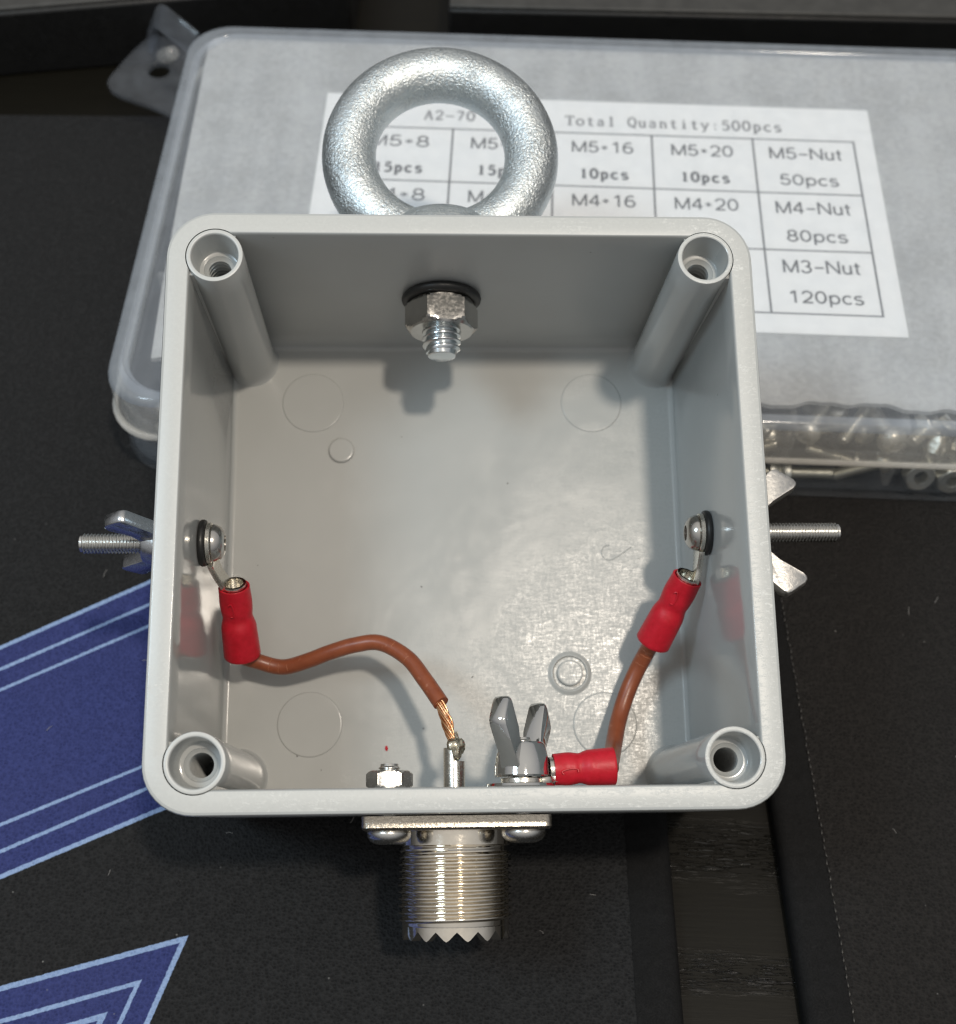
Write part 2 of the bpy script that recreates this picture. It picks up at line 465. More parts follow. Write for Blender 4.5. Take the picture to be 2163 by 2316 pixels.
M_WALL, M_FLOOR, M_RIM = mat_plastic_wall(), mat_plastic_floor(), mat_plastic_rim()
M_ZINC = mat_zinc()
M_NICKEL = mat_metal('nickel_plate', (0.88, 0.82, 0.72), 0.085, 3.0, 0.04)
M_NICKEL_CAST = mat_metal('nickel_cast_edge', (0.66, 0.60, 0.51), 0.24, 2.2, 0.45)
M_STEEL = mat_metal('stainless_steel', (0.70, 0.69, 0.66), 0.2, 3.0, 0.08)
M_STEEL_DULL = mat_metal('stainless_dull', (0.60, 0.58, 0.55), 0.17, 2.0, 0.02)
M_CHROME = mat_metal('polished_steel', (0.70, 0.70, 0.685), 0.07, 0.8, 0.10)
M_WING = mat_metal('cast_wing_steel', (0.84, 0.82, 0.78), 0.34, 1.8, 0.35)
M_WING_DARK = mat_metal('plated_wing_steel', (0.60, 0.61, 0.62), 0.24, 1.8, 0.15)
M_ZINC_BRIGHT = mat_metal('bright_zinc', (0.78, 0.82, 0.84), 0.17, 2.0, 0.12)
M_TIN = mat_metal('tinned_copper', (0.80, 0.77, 0.70), 0.22, 2.0, 0.15)
M_SOLDER = mat_metal('solder', (0.72, 0.66, 0.52), 0.16, 1.2, 0.4)
M_COPPER = mat_metal('copper_strand', (0.92, 0.52, 0.28), 0.22, 4.0, 0.1)
M_RED, M_WIRE, M_RUBBER = mat_red(), mat_wire(), mat_rubber()
M_CLOTH, M_CLOTH2, M_WOOD = mat_cloth(True), mat_cloth(False), mat_wood()
M_EDGE = mat_simple('mat_edging', (0.0042, 0.0042, 0.0046), 0.8, 0, 4.0, 0.6, 0.3, 0.1, 0.25)
M_STITCH = mat_simple('stitch_thread', (0.014, 0.0135, 0.013), 0.5, 0, 4.0, 0.2, 0.2, 0.1)
M_LID = mat_clear('lid_polypropylene', 0.13, (0.99, 0.995, 1.0), 0.2, mott=0.15)
M_LID_SIDE = mat_clear('lid_skirt_polypropylene', 0.28, (0.99, 0.98, 0.96), 0.1, (0.84, 0.84, 0.82), 0.15)
M_LID_EDGE = mat_clear('lid_border_polypropylene', 0.32, (0.99, 0.99, 1.0), 0.1, (0.80, 0.88, 0.98), 0.12)
M_LIP = mat_clear('lid_lip_polypropylene', 0.62, (0.99, 0.98, 0.96), 0.1, (0.92, 0.90, 0.86), 0.1)  # the lip's warm highlight is put into this whiter, hazier plastic
M_DIVIDER = mat_clear('divider_polypropylene', 0.22, (0.98, 0.98, 0.98), 0.15, (0.8, 0.8, 0.78), 0.15)
M_LOOSE = mat_metal('loose_screw_steel', (0.88, 0.86, 0.78), 0.36, 3.0, 0.1)
M_TRAY = mat_clear('tray_polypropylene', 0.07, (0.98, 0.985, 0.99), 0.08, mott=0.2)
M_TAB = mat_clear('tab_polypropylene', 0.07, (0.92, 0.93, 0.96), 0.15)
M_FOAM, M_PAPER = mat_foam(), mat_paper()
M_INK = mat_simple('printing_ink', (0.085, 0.08, 0.078), 0.6, 0, 3, 0.02, 0.1, 0.05, 0.3)
M_INK_PALE = mat_simple('printing_ink_pale', (0.20, 0.19, 0.185), 0.6, 0, 3, 0.02, 0.1, 0.05, 0.3)
M_SLAB_TOP = mat_simple('grey_device_top', (0.045, 0.044, 0.041), 0.5, 0, 1.2, 0.1, 0.2, 0.08)
M_SLAB = mat_simple('black_device', (0.006, 0.006, 0.006), 0.5, 0, 1.2, 0.05, 0.2, 0.08)
M_LINT = mat_simple('lint', (0.35, 0.34, 0.33), 0.8)

# ------------------------------------------------------------------ setting: desk
MAT_T = 3.2
d = MB().box((-330, -260, -30), (330, 330, -MAT_T))
tag(d.build('desk', M_WOOD, frame=MW), 'dark brown wood grain desk top', None, None, 'structure')

# ------------------------------------------------------------------ cloth mats with sewn edging
def cloth_mat(name, label, poly, cloth, edges, stitch):
    """poly counter-clockwise; edges = indices of sides that carry a sewn border inside the polygon"""
    root = thing(name, label, 'desk mat', MW)
    pts = [Vector((x, y)) for x, y in poly]
    b = MB()
    b.prism([tuple(p) for p in pts], -MAT_T, -0.02)
    b.build('cloth', cloth, root, angle=30, bevel=0.6)
    for i in edges:
        p, q = pts[i], pts[(i+1) % len(pts)]
        dr = (q-p).normalized(); nn = Vector((-dr.y, dr.x))     # inwards
        w = 6.6; e = MB()
        # slightly domed binding that wraps the cut edge of the cloth
        prof = [(-0.35, -MAT_T+0.05), (-0.55, -1.8), (-0.40, -0.5), (0.2, 0.16), (1.4, 0.34), (3.4, 0.36), (5.4, 0.28), (w, 0.10), (w, -0.6)]
        loops = []
        n = int((q-p).length/1.1)
        for k in range(n+1):
            a = p + dr*((q-p).length*k/n); wv = 0.07*math.sin(k*2.1) + 0.05*rnd.uniform(-1, 1)
            loops.append([Vector((a.x + nn.x*o, a.y + nn.y*o, z + (wv if z > -0.4 else 0))) for o, z in prof])
        e.loft(loops)
        e.build('edge_binding', M_EDGE, root, angle=60)
        if stitch:
            st = MB(); L = (q-p).length; k = 0.0
            while k < L:
                a = p + dr*k + nn*(w+0.15+rnd.uniform(-0.1, 0.1))
                m = Matrix.Translation((a.x, a.y, 0.12)) @ Matrix.Rotation(math.atan2(dr.y, dr.x)+rnd.uniform(-.2, .2), 4, 'Z')
                s0 = len(st.v)
                st.lathe([(0.05, -0.45), (0.16, -0.3), (0.2, 0), (0.16, 0.3), (0.05, 0.45)], 'x', segs=6)
                st.xf(m, s0)
                k += 1.25
            tag(st.build('stitching', M_STITCH, root), None, None, None, 'stuff')
    return root

cloth_mat('desk_mat', 'black cloth desk mat printed with blue chevrons and pale outlines', [(-300, -240), (42.2, -240), (29.6, 70.0), (27.0, 144.5), (-300, 133.0)],
          M_CLOTH, [1], False)
cloth_mat('desk_mat', 'plain black cloth mat with stitched edge beside the bare wood strip',
          [(65.6, -240), (300, -240), (300, 120), (42.5, 120)], M_CLOTH2, [3], True)

# ------------------------------------------------------------------ devices at the back
r = thing('device_slab', 'grey topped black slab behind the storage case, cut by the upper picture edge', 'device', MW, (48, 200, -MAT_T))
b = MB().prism([(-59.2, -36.4), (90, -34.0), (90, 60), (-59.2, 60)], 0, 17.2); b.build('housing', M_SLAB, r, bevel=0.8)
b = MB().prism([(-58.9, -36.1), (89.7, -33.7), (89.7, 59.7), (-58.9, 59.7)], 17.25, 18.2); b.build('top_plate', M_SLAB_TOP, r, bevel=0.4)
r = thing('device_slab', 'grey topped black slab in the upper left corner behind the desk mat', 'device', MW, (-110, 200, -MAT_T))
b = MB().prism([(-60, -54.0), (-3, -42.6), (75, -28), (75, 60), (-60, 60)], 0, 17.2); b.build('housing', M_SLAB, r, bevel=0.8)
b = MB().prism([(-60, -53.6), (-3, -42.2), (74.6, -27.6), (74.6, 59.7), (-60, 59.7)], 17.25, 18.2); b.build('top_plate', M_SLAB_TOP, r, bevel=0.4)

# ------------------------------------------------------------------ storage case
CX0, CX1, CY0, CY1, CH = -66.6, 112.0, 40.6, 146.0, 21.5
ccx, ccy = (CX0+CX1)/2, (CY0+CY1)/2
chx, chy = (CX1-CX0)/2, (CY1-CY0)/2
case = thing('storage_case', 'flat clear plastic storage case full of screws, propping up the grey box', 'storage case', MW, (0, 0, 0))
def loopz(hx, hy, r, z): return [Vector((x, y, z)) for x, y in rrect(hx, hy, r, 8, ccx, ccy)]
lid = MB()
out_ = [(0.9, 11.6, 9), (-0.2, 11.6, 9), (-0.3, 12.3, 9), (-0.1, 12.9, 9), (0.0, 13.4, 9), (0.2, 20.4, 9), (0.6, 21.3, 9), (1.4, 21.7, 9), (2.6, 21.7, 9), (3.0, 21.3, 8), (3.4, 20.95, 8)]
lid.loft([loopz(chx-i, chy-i, rr, z) for i, z, rr in out_], cap0=False, cap1=True)
inn = [(0.9, 11.6, 9), (1.1, 13, 9), (1.3, 19.6, 9), (2.0, 20.4, 8.5), (3.6, 20.3, 8)]
lid.loft([loopz(chx-i, chy-i, rr, z) for i, z, rr in inn], cap0=False, cap1=True)
lid.mi = [0 if len(f) > 8 else (2 if sum((lid.v[i] for i in f), Vector()).z/len(f) > 20.0 else 1) for f in lid.f]
lid_o = lid.build('lid', [M_LID, M_LID_SIDE, M_LID_EDGE], case, angle=40)
tag(lid_o, 'frosted lid with raised rounded border')
rim = MB()
ro = [(-0.4, 11.3), (-0.75, 11.6), (-0.75, 12.2), (-0.4, 12.6), (0.1, 12.4), (0.1, 11.5)]
rim.loft([loopz(chx-i, chy-i, 9.5, z) for i, z in ro], close=True)
rim.build('lip', M_LIP, lid_o, angle=50)
tray = MB()
to = [(1.9, 0.0, 8), (0.2, 0.35, 9), (-0.1, 1.1, 9), (0.75, 10.6, 9), (1.2, 11.4, 9), (1.55, 12.5, 9)]
ti = [(2.3, 12.5, 8.5), (1.7, 10.5, 8.5), (0.9, 2.0, 8.5), (1.9, 0.9, 8)]
tray.loft([loopz(chx-i, chy-i, rr, z) for i, z, rr in to + ti])
tray.build('tray', M_TRAY, case, angle=40)
for k in range(8):
    x = -43.5 + 20.1*k
    MB().box((x-0.6, CY0+2.5, 1.3), (x+0.6, CY0+34, 17.5)).build('divider', M_DIVIDER, case, bevel=0.2)
MB().box((CX0+4, CY0+34.1, 1.5), (CX1-4, CY0+35.3, 17.5)).build('divider', M_DIVIDER, case, bevel=0.2)
# hang tab and latch at the rear corner
tab = MB()
outer = [(-68.2, 150.5), (-72.0, 157.0), (-79.0, 160.0), (-82.5, 157.5), (-87.6, 145.0), (-87.3, 141.5), (-84.6, 138.8), (-76.0, 135.0), (-68.2, 132.5)]
OUT = smooth_path(outer + [outer[0]], 4)[:-1]
nO = len(OUT)
hole_c, hole_r = Vector((-76.8, 147.5, 0)), 2.5
# one ring of quads between outline and hole, top and bottom
def ang(p): return math.atan2(p.y-hole_c.y, p.x-hole_c.x)
OUT = [Vector((p.x, p.y, 0)) for p in OUT]
H = [hole_c + Vector((math.cos(ang(p)), math.sin(ang(p)), 0))*hole_r for p in OUT]
zt, zb = Vector((0, 0, 7.4)), Vector((0, 0, 6.0))
tab.loft([[p+zb for p in OUT], [p+zt for p in OUT], [p+zt for p in H], [p+zb for p in H]], close=True)
tab_o = tab.build('hang_tab', M_TAB, case, angle=40, bevel=0.3)
up = MB()
sect = rrect(2.7, 0.45, 0.4, 3)
up.sweep(smooth_path([(-80.0, 158.0, 6.5), (-78.8, 156.0, 13), (-75.6, 151.8, 18.6), (-72.0, 148.0, 19.4), (-66.8, 144.5, 17.5)], 6), sect, up=(0.6, -0.3, 0.7))
up.build('latch', M_TAB, case, angle=40)
cyl = MB(); cyl.lathe([(0.4, -5), (1.5, -4.4), (1.8, 0), (1.5, 4.4), (0.4, 5)], 'z', segs=20)
cyl.xf(Matrix.Translation((-74.5, 149.0, 10.5)) @ Matrix.Rotation(0.8, 4, 'X') @ Matrix.Rotation(0.5, 4, 'Y'))
cyl.build('hinge_barrel', M_LID_SIDE, case, angle=50)

# foam sheet with a ragged front edge
fs = MB(); n = 220
x0, x1 = CX0+7.2, CX1-6
def fy(x): return 47.8 - 0.012*(x-50) + 0.5*math.sin(x*0.21) + 0.4*math.sin(x*0.53+1) + 0.15*math.sin(x*1.3)
top, bot = [], []
front = [(x0 + (x1-x0)*i/n, fy(x0 + (x1-x0)*i/n)) for i in range(n+1)]
front = [(x, y + (3.2 if x < -50 else 0)) for x, y in front]
back = [(CX1-3, 143.6), (CX0+5.4, 143.6), (CX0+4.2, 141.0), (CX0+5.2, 100), (CX0+6.2, 70)]
fs.prism(front + back, 18.6, 19.6)
tag(fs.build('foam_sheet', M_FOAM, frame=MW), 'pale grey foam sheet lying under the lid of the clear case', 'foam sheet')

# ------------------------------------------------------------------ screws and nuts inside the case
def thread(r, h0, h1, pitch, depth):
    """zig-zag profile from h0 to h1"""
    prof = []; h = h0; n = max(1, int(round((h1-h0)/pitch))); p = (h1-h0)/n
    for i in range(n):
        a = h0 + p*i
        prof += [(r-depth, a + p*0.05), (r, a + p*0.42), (r, a + p*0.58), (r-depth, a + p*0.95)]
    return prof
def hex_r(R):
    def f(a):
        a = (a % (PI/3)) - PI/6
        return R*math.cos(PI/6)/math.cos(a)
    return f
def hexnut(b, R, h0, h1, bore, axis, o=(0,0,0), a0=0.0, segs=96):
    """hexagon body with rounded ends, threaded bore left open"""
    ap = R*math.cos(PI/6)
    hr = hex_r(R)
    def lim(c): return lambda a: min(hr(a), c)
    e = (h1-h0)*0.09
    prof = [(bore, h0), (ap*0.97, h0), (lim(ap*1.03), h0+e*0.6), (lim(ap*1.09), h0+e*1.2), (hr, h0+e*2.0), (hr, h1-e*2.0), (lim(ap*1.09), h1-e*1.2), (lim(ap*1.03), h1-e*0.6), (ap*0.97, h1),
            (bore, h1), (bore*0.92, h1-(h1-h0)*.15), (bore*0.92, h0+(h1-h0)*.15)]
    b.lathe(prof, axis, o, segs, close=True, a0=a0)

screw_head = MB().lathe([(0.4, 2.15), (0.9, 2.15), (0.9, 2.9)][::-1] + [(1.5, 2.85), (2.3, 2.4), (2.75, 1.5), (2.85, 0.6), (2.75, 0.0), (0.0, 0.0)], 'z', segs=20, cap0=True).mesh('screw_head', M_LOOSE)
screw_shank = MB().lathe([(0.2, 0.0)] + [(r_, -h_) for r_, h_ in thread(1.5, 0.2, 11.5, 0.55, 0.28)] + [(1.1, -12.0), (0.1, -12.0)], 'z', segs=16).mesh('screw_shank', M_LOOSE)
nb = MB(); hexnut(nb, 3.2, 0, 2.4, 1.4, 'z', segs=24); loose_nut_mesh = nb.mesh('nut', M_LOOSE)
GS = 'loose screws inside the clear storage case'
GN = 'loose nuts inside the clear storage case'
def put_screw(loc, az, tilt, s=1.0):
    m = Matrix.Rotation(az, 3, 'Z') @ Matrix.Rotation(-PI/2 + tilt, 3, 'Y')
    r = thing('machine_screw', 'small steel machine screw lying loose inside the clear storage case', 'screw', MW, loc, m, GS)
    for nm, me in (('head', screw_head), ('shank', screw_shank)):
        o = bpy.data.objects.new(nm, me); COL.objects.link(o); o.parent = r
        o.scale = (s, s, s)
def put_nut(loc, e):
    m = Matrix.Rotation(e[2], 3, 'Z') @ Matrix.Rotation(e[1], 3, 'Y') @ Matrix.Rotation(e[0], 3, 'X')
    o = bpy.data.objects.new('hex_nut', loose_nut_mesh); COL.objects.link(o)
    o.matrix_world = Matrix.Translation(Vector(loc)*S) @ m.to_4x4()
    tag(o, 'small steel hexagon nut lying loose inside the clear storage case', 'nut', GN)
SCREWS = [(60.6, 46.4, 13.6, 1.05, 0.0), (67.6, 46.0, 14.0, 0.95, 0.1), (75.0, 45.6, 13.4, 1.9, 0.1), (51.5, 46.6, 14.2, 2.2, 0.0), (80.4, 46.0, 13.8, 0.8, 0.0), (62, 50, 8.0, 0.3, -0.02), (72, 51.5, 7.5, 2.6, 0.1), (66, 52, 12.0, 2.45, 0.05),
          (54.0, 48.4, 8.5, 2.9, 0.2), (47, 47, 10.4, 0.3, 0.0), (-58.0, 47.8, 4, 0.25, 0.0), (-57.5, 48.6, 9.5, 0.8, 0.0), (-48.5, 49, 11.5, 2.5, 0.0), (-54, 52.5, 13.6, 0.4, 0.0)]
for k, (x, y, z, az, tl) in enumerate(SCREWS):
    s_ = (0.85, 0.72, 0.95, 0.8)[k % 4]
    if k in (1, 3, 4):                              # these lie with the thread end to the front
        x, y = x + 9*math.cos(az)*s_, y + 9*math.sin(az)*s_; az += PI
    put_screw((x, y, z), az, tl, s_)
for x, y, z, az, tl in [(58.8, 44.0, 3.2, 0.02, 0.0), (74.6, 43.9, 7.4, PI+0.02, 0.5), (71.0, 47.0, 3.4, PI-0.3, 0.0), (55.0, 44.0, 3.2, PI+0.02, 0.0), (47.0, 44.2, 7.0, 0.2, -0.3)]: put_screw((x, y, z), az, tl, 0.74)
NUTS = [(82.2, 42.6, 4.6, (1.2, 0.1, 0.1)), (88.4, 42.4, 4.4, (1.35, 0.3, 0.0)), (85.2, 47.2, 6.5, (0.9, 0.2, 0.2)), (91.2, 47, 6.5, (1.0, -0.4, 0.5)), (86.3, 48.3, 14.2, (0.35, 0.2, 0.5)), (94.2, 44.6, 3.8, (1.4, 0.3, 0.1)),
        (81.6, 47.2, 12.8, (0.7, 0.3, 1.2)), (91.4, 47.6, 13.6, (0.5, 0.4, 0.1)), (88.9, 45.2, 8.6, (1.1, 0.6, 0.6)), (83.8, 45.0, 9.4, (1.2, 0.4, 0.9))]
for x, y, z, e in NUTS: put_nut((x, y+1.9, z), e)

# ------------------------------------------------------------------ label card with printing
card = thing('label_card', 'white printed parts list card under the lid of the clear case', 'label card', MW, (0, 0, 0))
LX0, LX1, LY0, LY1, LZ = -34.7, 79.2, 63.6, 126.2, 19.95
MB().box((LX0, LY0, 19.65), (LX1, LY1, LZ)).build('card', M_PAPER, card)
PZ = LZ + 0.03
g = MB(); w = 0.2
vx = [-28.6, -7.6, 13.1, 33.5, 54.3, 75.1]; hy_ = [116.2, 100.5, 84.8, 68.5]
def flat(b, x0, y0, x1, y1, z=PZ): b.add([(x0, y0, z), (x1, y0, z), (x1, y1, z), (x0, y1, z)], [(0, 1, 2, 3)])
for x in vx: flat(g, x-w, hy_[-1]-w, x+w, hy_[0]+w)
for y in hy_:
    for a, c in zip(vx[:-1], vx[1:]): flat(g, a+w, y-w*0.9, c-w, y+w*0.9)
g.build('table_lines', M_INK, card)

# a small stroke face with serifs; coordinates on a 0..1 wide, 0..1 high (cap) cell
def arc(cx, cy, rx, ry, a0, a1, n=14):
    return [(cx+rx*math.cos(math.radians(a0+(a1-a0)*i/n)), cy+ry*math.sin(math.radians(a0+(a1-a0)*i/n))) for i in range(n+1)]
TH, TN = 1.0, 0.62
GL = {
 '1': [([(0.5, 0.02), (0.5, 0.98)], TH), ([(0.28, 0.03), (0.72, 0.03)], TN), ([(0.3, 0.86), (0.5, 0.95)], TN)],
 '0': [(arc(0.5, 0.5, 0.32, 0.48, 0, 360, 24), TH)],
 '5': [([(0.8, 0.95), (0.3, 0.95), (0.26, 0.56)], TN), ([(0.3, 0.95), (0.78, 0.95)], TH), ([(0.26, 0.56)] + arc(0.48, 0.32, 0.32, 0.30, 120, -140), TH)],
 '2': [(arc(0.5, 0.70, 0.29, 0.27, 170, -30) + [(0.2, 0.05)], TN*1.4), ([(0.2, 0.05), (0.8, 0.05)], TH), ([(0.8, 0.05), (0.82, 0.2)], TN)],
 '7': [([(0.2, 0.94), (0.8, 0.94)], TH), ([(0.8, 0.94), (0.42, 0.0)], TN*1.4)],
 'p': [([(0.3, -0.26), (0.3, 0.64)], TH), ([(0.12, -0.27), (0.48, -0.27)], TN), ([(0.14, 0.62), (0.3, 0.64)], TN), (arc(0.5, 0.33, 0.28, 0.31, 140, -140), TH)],
 'c': [(arc(0.54, 0.33, 0.30, 0.31, 45, 325), TH)],
 's': [(arc(0.5, 0.49, 0.24, 0.16, 40, 270, 10) + arc(0.5, 0.17, 0.26, 0.165, 90, -150, 12), TH*0.9), ([(0.70, 0.62), (0.70, 0.5)], TN)],
 'T': [([(0.5, 0.02), (0.5, 0.95)], TH), ([(0.12, 0.95), (0.88, 0.95)], TN), ([(0.3, 0.03), (0.7, 0.03)], TN), ([(0.13, 0.95), (0.11, 0.75)], TN), ([(0.87, 0.95), (0.89, 0.75)], TN)],
 'o': [(arc(0.5, 0.33, 0.32, 0.32, 0, 360, 22), TH*0.9)],
 't': [([(0.45, 0.85), (0.45, 0.15)] + arc(0.6, 0.15, 0.15, 0.13, 180, 330, 6), TH), ([(0.22, 0.62), (0.75, 0.62)], TN)],
 'a': [([(0.26, 0.52)] + arc(0.47, 0.46, 0.2, 0.18, 130, 0, 6) + [(0.67, 0.12), (0.76, 0.03)], TH*0.9), (arc(0.45, 0.19, 0.22, 0.17, 80, 330, 12), TH*0.8)],
 'l': [([(0.5, 0.02), (0.5, 1.0)], TH), ([(0.28, 0.03), (0.72, 0.03)], TN), ([(0.32, 0.98), (0.5, 1.0)], TN)],
 'Q': [(arc(0.5, 0.5, 0.36, 0.47, 0, 360, 26), TH*0.9), ([(0.45, 0.2), (0.7, -0.06), (0.86, -0.1)], TH*0.8)],
 'u': [([(0.26, 0.64), (0.26, 0.2)] + arc(0.46, 0.2, 0.2, 0.18, 180, 300, 8) + [(0.7, 0.2)], TH*0.9), ([(0.7, 0.64), (0.7, 0.03), (0.86, 0.03)], TH*0.9), ([(0.1, 0.63), (0.26, 0.64)], TN), ([(0.54, 0.63), (0.7, 0.64)], TN)],
 'n': [([(0.28, 0.02), (0.28, 0.62)], TH*0.9), (arc(0.5, 0.42, 0.21, 0.2, 170, 0, 8) + [(0.71, 0.02)], TH*0.9), ([(0.12, 0.03), (0.42, 0.03)], TN), ([(0.56, 0.03), (0.86, 0.03)], TN), ([(0.12, 0.62), (0.28, 0.63)], TN)],
 'i': [([(0.5, 0.02), (0.5, 0.62)], TH), ([(0.3, 0.03), (0.7, 0.03)], TN), ([(0.32, 0.61), (0.5, 0.63)], TN), ([(0.44, 0.86), (0.56, 0.86)], TH*1.3)],
 'y': [([(0.22, 0.62), (0.52, 0.05)], TH*0.9), ([(0.8, 0.62), (0.42, -0.2), (0.2, -0.24)], TN*1.3), ([(0.1, 0.63), (0.36, 0.63)], TN), ([(0.64, 0.63), (0.9, 0.63)], TN)],
 ':': [([(0.44, 0.1), (0.56, 0.1)], TH*1.3), ([(0.44, 0.52), (0.56, 0.52)], TH*1.3)],
 'A': [([(0.18, 0.03), (0.5, 0.98)], TN*1.3), ([(0.5, 0.98), (0.82, 0.03)], TH), ([(0.3, 0.35), (0.7, 0.35)], TN), ([(0.06, 0.03), (0.32, 0.03)], TN), ([(0.66, 0.03), (0.94, 0.03)], TN)],
 '-': [([(0.12, 0.42), (0.88, 0.42)], TN*1.3)],
}
# a plain sans stroke face: (advance, strokes) on a unit cap height
SG = {
 'M': (1.02, [[(0.08, 0), (0.08, 1)], [(0.08, 0.98), (0.47, 0.03)], [(0.47, 0.03), (0.86, 0.98)], [(0.86, 0), (0.86, 1)]]),
 'N': (0.92, [[(0.08, 0), (0.08, 1)], [(0.08, 0.97), (0.76, 0.03)], [(0.76, 0), (0.76, 1)]]),
 '0': (0.76, [arc(0.34, 0.5, 0.27, 0.45, 0, 360, 26)]),
 '1': (0.76, [[(0.42, 0), (0.42, 1.0)], [(0.42, 0.97), (0.17, 0.76)]]),
 '2': (0.76, [arc(0.34, 0.69, 0.26, 0.26, 170, -20, 14) + [(0.5, 0.42), (0.07, 0.05)], [(0.05, 0.05), (0.63, 0.05)]]),
 '3': (0.76, [arc(0.33, 0.73, 0.23, 0.22, 160, -90, 14), arc(0.33, 0.27, 0.27, 0.24, 90, -165, 16)]),
 '4': (0.76, [[(0.49, 0), (0.49, 0.98)], [(0.49, 0.96), (0.05, 0.30)], [(0.03, 0.28), (0.66, 0.28)]]),
 '5': (0.76, [[(0.58, 0.95), (0.18, 0.95)], [(0.18, 0.97), (0.10, 0.46)], [(0.10, 0.48)] + arc(0.33, 0.32, 0.27, 0.28, 130, -160, 18)]),
 '6': (0.76, [arc(0.34, 0.31, 0.27, 0.27, 0, 360, 24), arc(0.40, 0.46, 0.33, 0.49, 60, 190, 14)]),
 '8': (0.76, [arc(0.34, 0.73, 0.22, 0.22, 0, 360, 22), arc(0.34, 0.27, 0.27, 0.24, 0, 360, 24)]),
 'u': (0.70, [[(0.10, 0.70), (0.10, 0.26)] + arc(0.30, 0.24, 0.20, 0.20, 180, 350, 10), [(0.52, 0), (0.52, 0.70)]]),
 't': (0.44, [[(0.18, 0.90), (0.18, 0.16)] + arc(0.29, 0.16, 0.11, 0.12, 180, 290, 6), [(0.02, 0.66), (0.36, 0.66)]]),
 'p': (0.74, [[(0.10, -0.27), (0.10, 0.70)], arc(0.35, 0.35, 0.25, 0.32, 0, 360, 22)]),
 'c': (0.66, [arc(0.34, 0.35, 0.26, 0.32, 45, 315, 18)]),
 's': (0.64, [arc(0.30, 0.52, 0.20, 0.155, 25, 265, 12) + arc(0.30, 0.19, 0.23, 0.17, 85, -155, 14)]),
 '-': (0.72, [[(0.08, 0.42), (0.60, 0.42)]]),
 '*': (0.62, [[(0.26, 0.25), (0.26, 0.67)], [(0.08, 0.36), (0.44, 0.56)], [(0.08, 0.56), (0.44, 0.36)]]),
}
def ribbons(b, strokes, width):
    for n_, pts in enumerate(strokes):
        P = [Vector((x, y, PZ + 0.0015*(n_ % 7))) for x, y in pts]; L = []
        for k in range(len(P)):
            tt = (P[min(k+1, len(P)-1)] - P[max(k-1, 0)]).normalized()
            if len(P) > 4 and (P[0]-P[-1]).length < 1e-4 and k in (0, len(P)-1): tt = (P[1] - P[-2]).normalized()
            nn = Vector((-tt.y, tt.x, 0))*width/2
            L += [P[k]+nn, P[k]-nn]
        b.add(L, [(2*k, 2*k+1, 2*k+3, 2*k+2) for k in range(len(P)-1)])
def sans(txt, x0, x1, y, cap=3.3, weight=0.44):
    tot = sum(SG[c][0] for c in txt) - 0.08
    sx = (x1-x0)/tot; cur = 0; st = []; stars = set()
    for c in txt:
        for pts in SG[c][1]:
            st.append([(x0+(cur+px)*sx, y+py*cap) for px, py in pts])
            if c == '*': stars.add(st[-1][0])
        cur += SG[c][0]
    b = MB(); ribbons(b, [q for q in st if q[0] not in stars], weight); ribbons(b, [q for q in st if q[0] in stars], 0.26)
    b.build('printed_text', M_INK, card)

def serif(txt, x0, x1, y, cap=2.9, weight=0.5, ink=None):
    n = len(txt); cw = (x1-x0)/n; b = MB(); layer = 0
    for i, ch in enumerate(txt):
        for pts, tw in GL.get(ch, []):
            layer += 1
            z = PZ + 0.0015*(layer % 7)
            P = [Vector((x0 + (i+px)*cw, y + py*cap, z)) for px, py in pts]
            hw = weight*tw/2; L = []
            for k in range(len(P)):
                tt = (P[min(k+1, len(P)-1)] - P[max(k-1, 0)]).normalized()
                nn = Vector((-tt.y, tt.x, 0))
                L.append((P[k]+nn*hw, P[k]-nn*hw))
            vs = [v for pr in L for v in pr]
            b.add(vs, [(2*k, 2*k+1, 2*k+3, 2*k+2) for k in range(len(P)-1)])
    b.build('printed_text', ink or M_INK, card)

serif('Total Quantity:500pcs', 15.5, 60.9, 118.55, 2.95, 0.5, M_INK_PALE)
serif('A2-70', -14.0, -3.0, 118.8, 2.95, 0.5, M_INK_PALE)
for c, t_ in enumerate(('M5*8', 'M5*12', 'M5*16', 'M5*20')):
    xa = vx[c] + 3.85
    sans(t_, xa, xa + (12.7 if len(t_) == 5 else 10.5) + (2 if c == 0 else 0), 110.5)
    serif(('15pcs', '15pcs', '10pcs', '10pcs')[c], vx[c] + 5.3, vx[c] + 15.6, 102.9, 2.75, 0.62)
for c, t_ in enumerate(('M4*8', 'M4*12', 'M4*16', 'M4*20')):
    xa = vx[c] + 3.9
    sans(t_, xa, xa + (12.7 if len(t_) == 5 else 10.5) + (2 if c == 0 else 0), 95.0)
for t_, y1, q_, y2 in (('M5-Nut', 110.5, '50pcs', 102.9), ('M4-Nut', 94.8, '80pcs', 87.2), ('M3-Nut', 78.9, '120pcs', 71.2)):
    sans(t_, 57.4, 72.2, y1, 3.35)
    sans(q_, 57.7 if len(q_) == 6 else 58.9, 71.9 if len(q_) == 6 else 70.7, y2, 3.1)

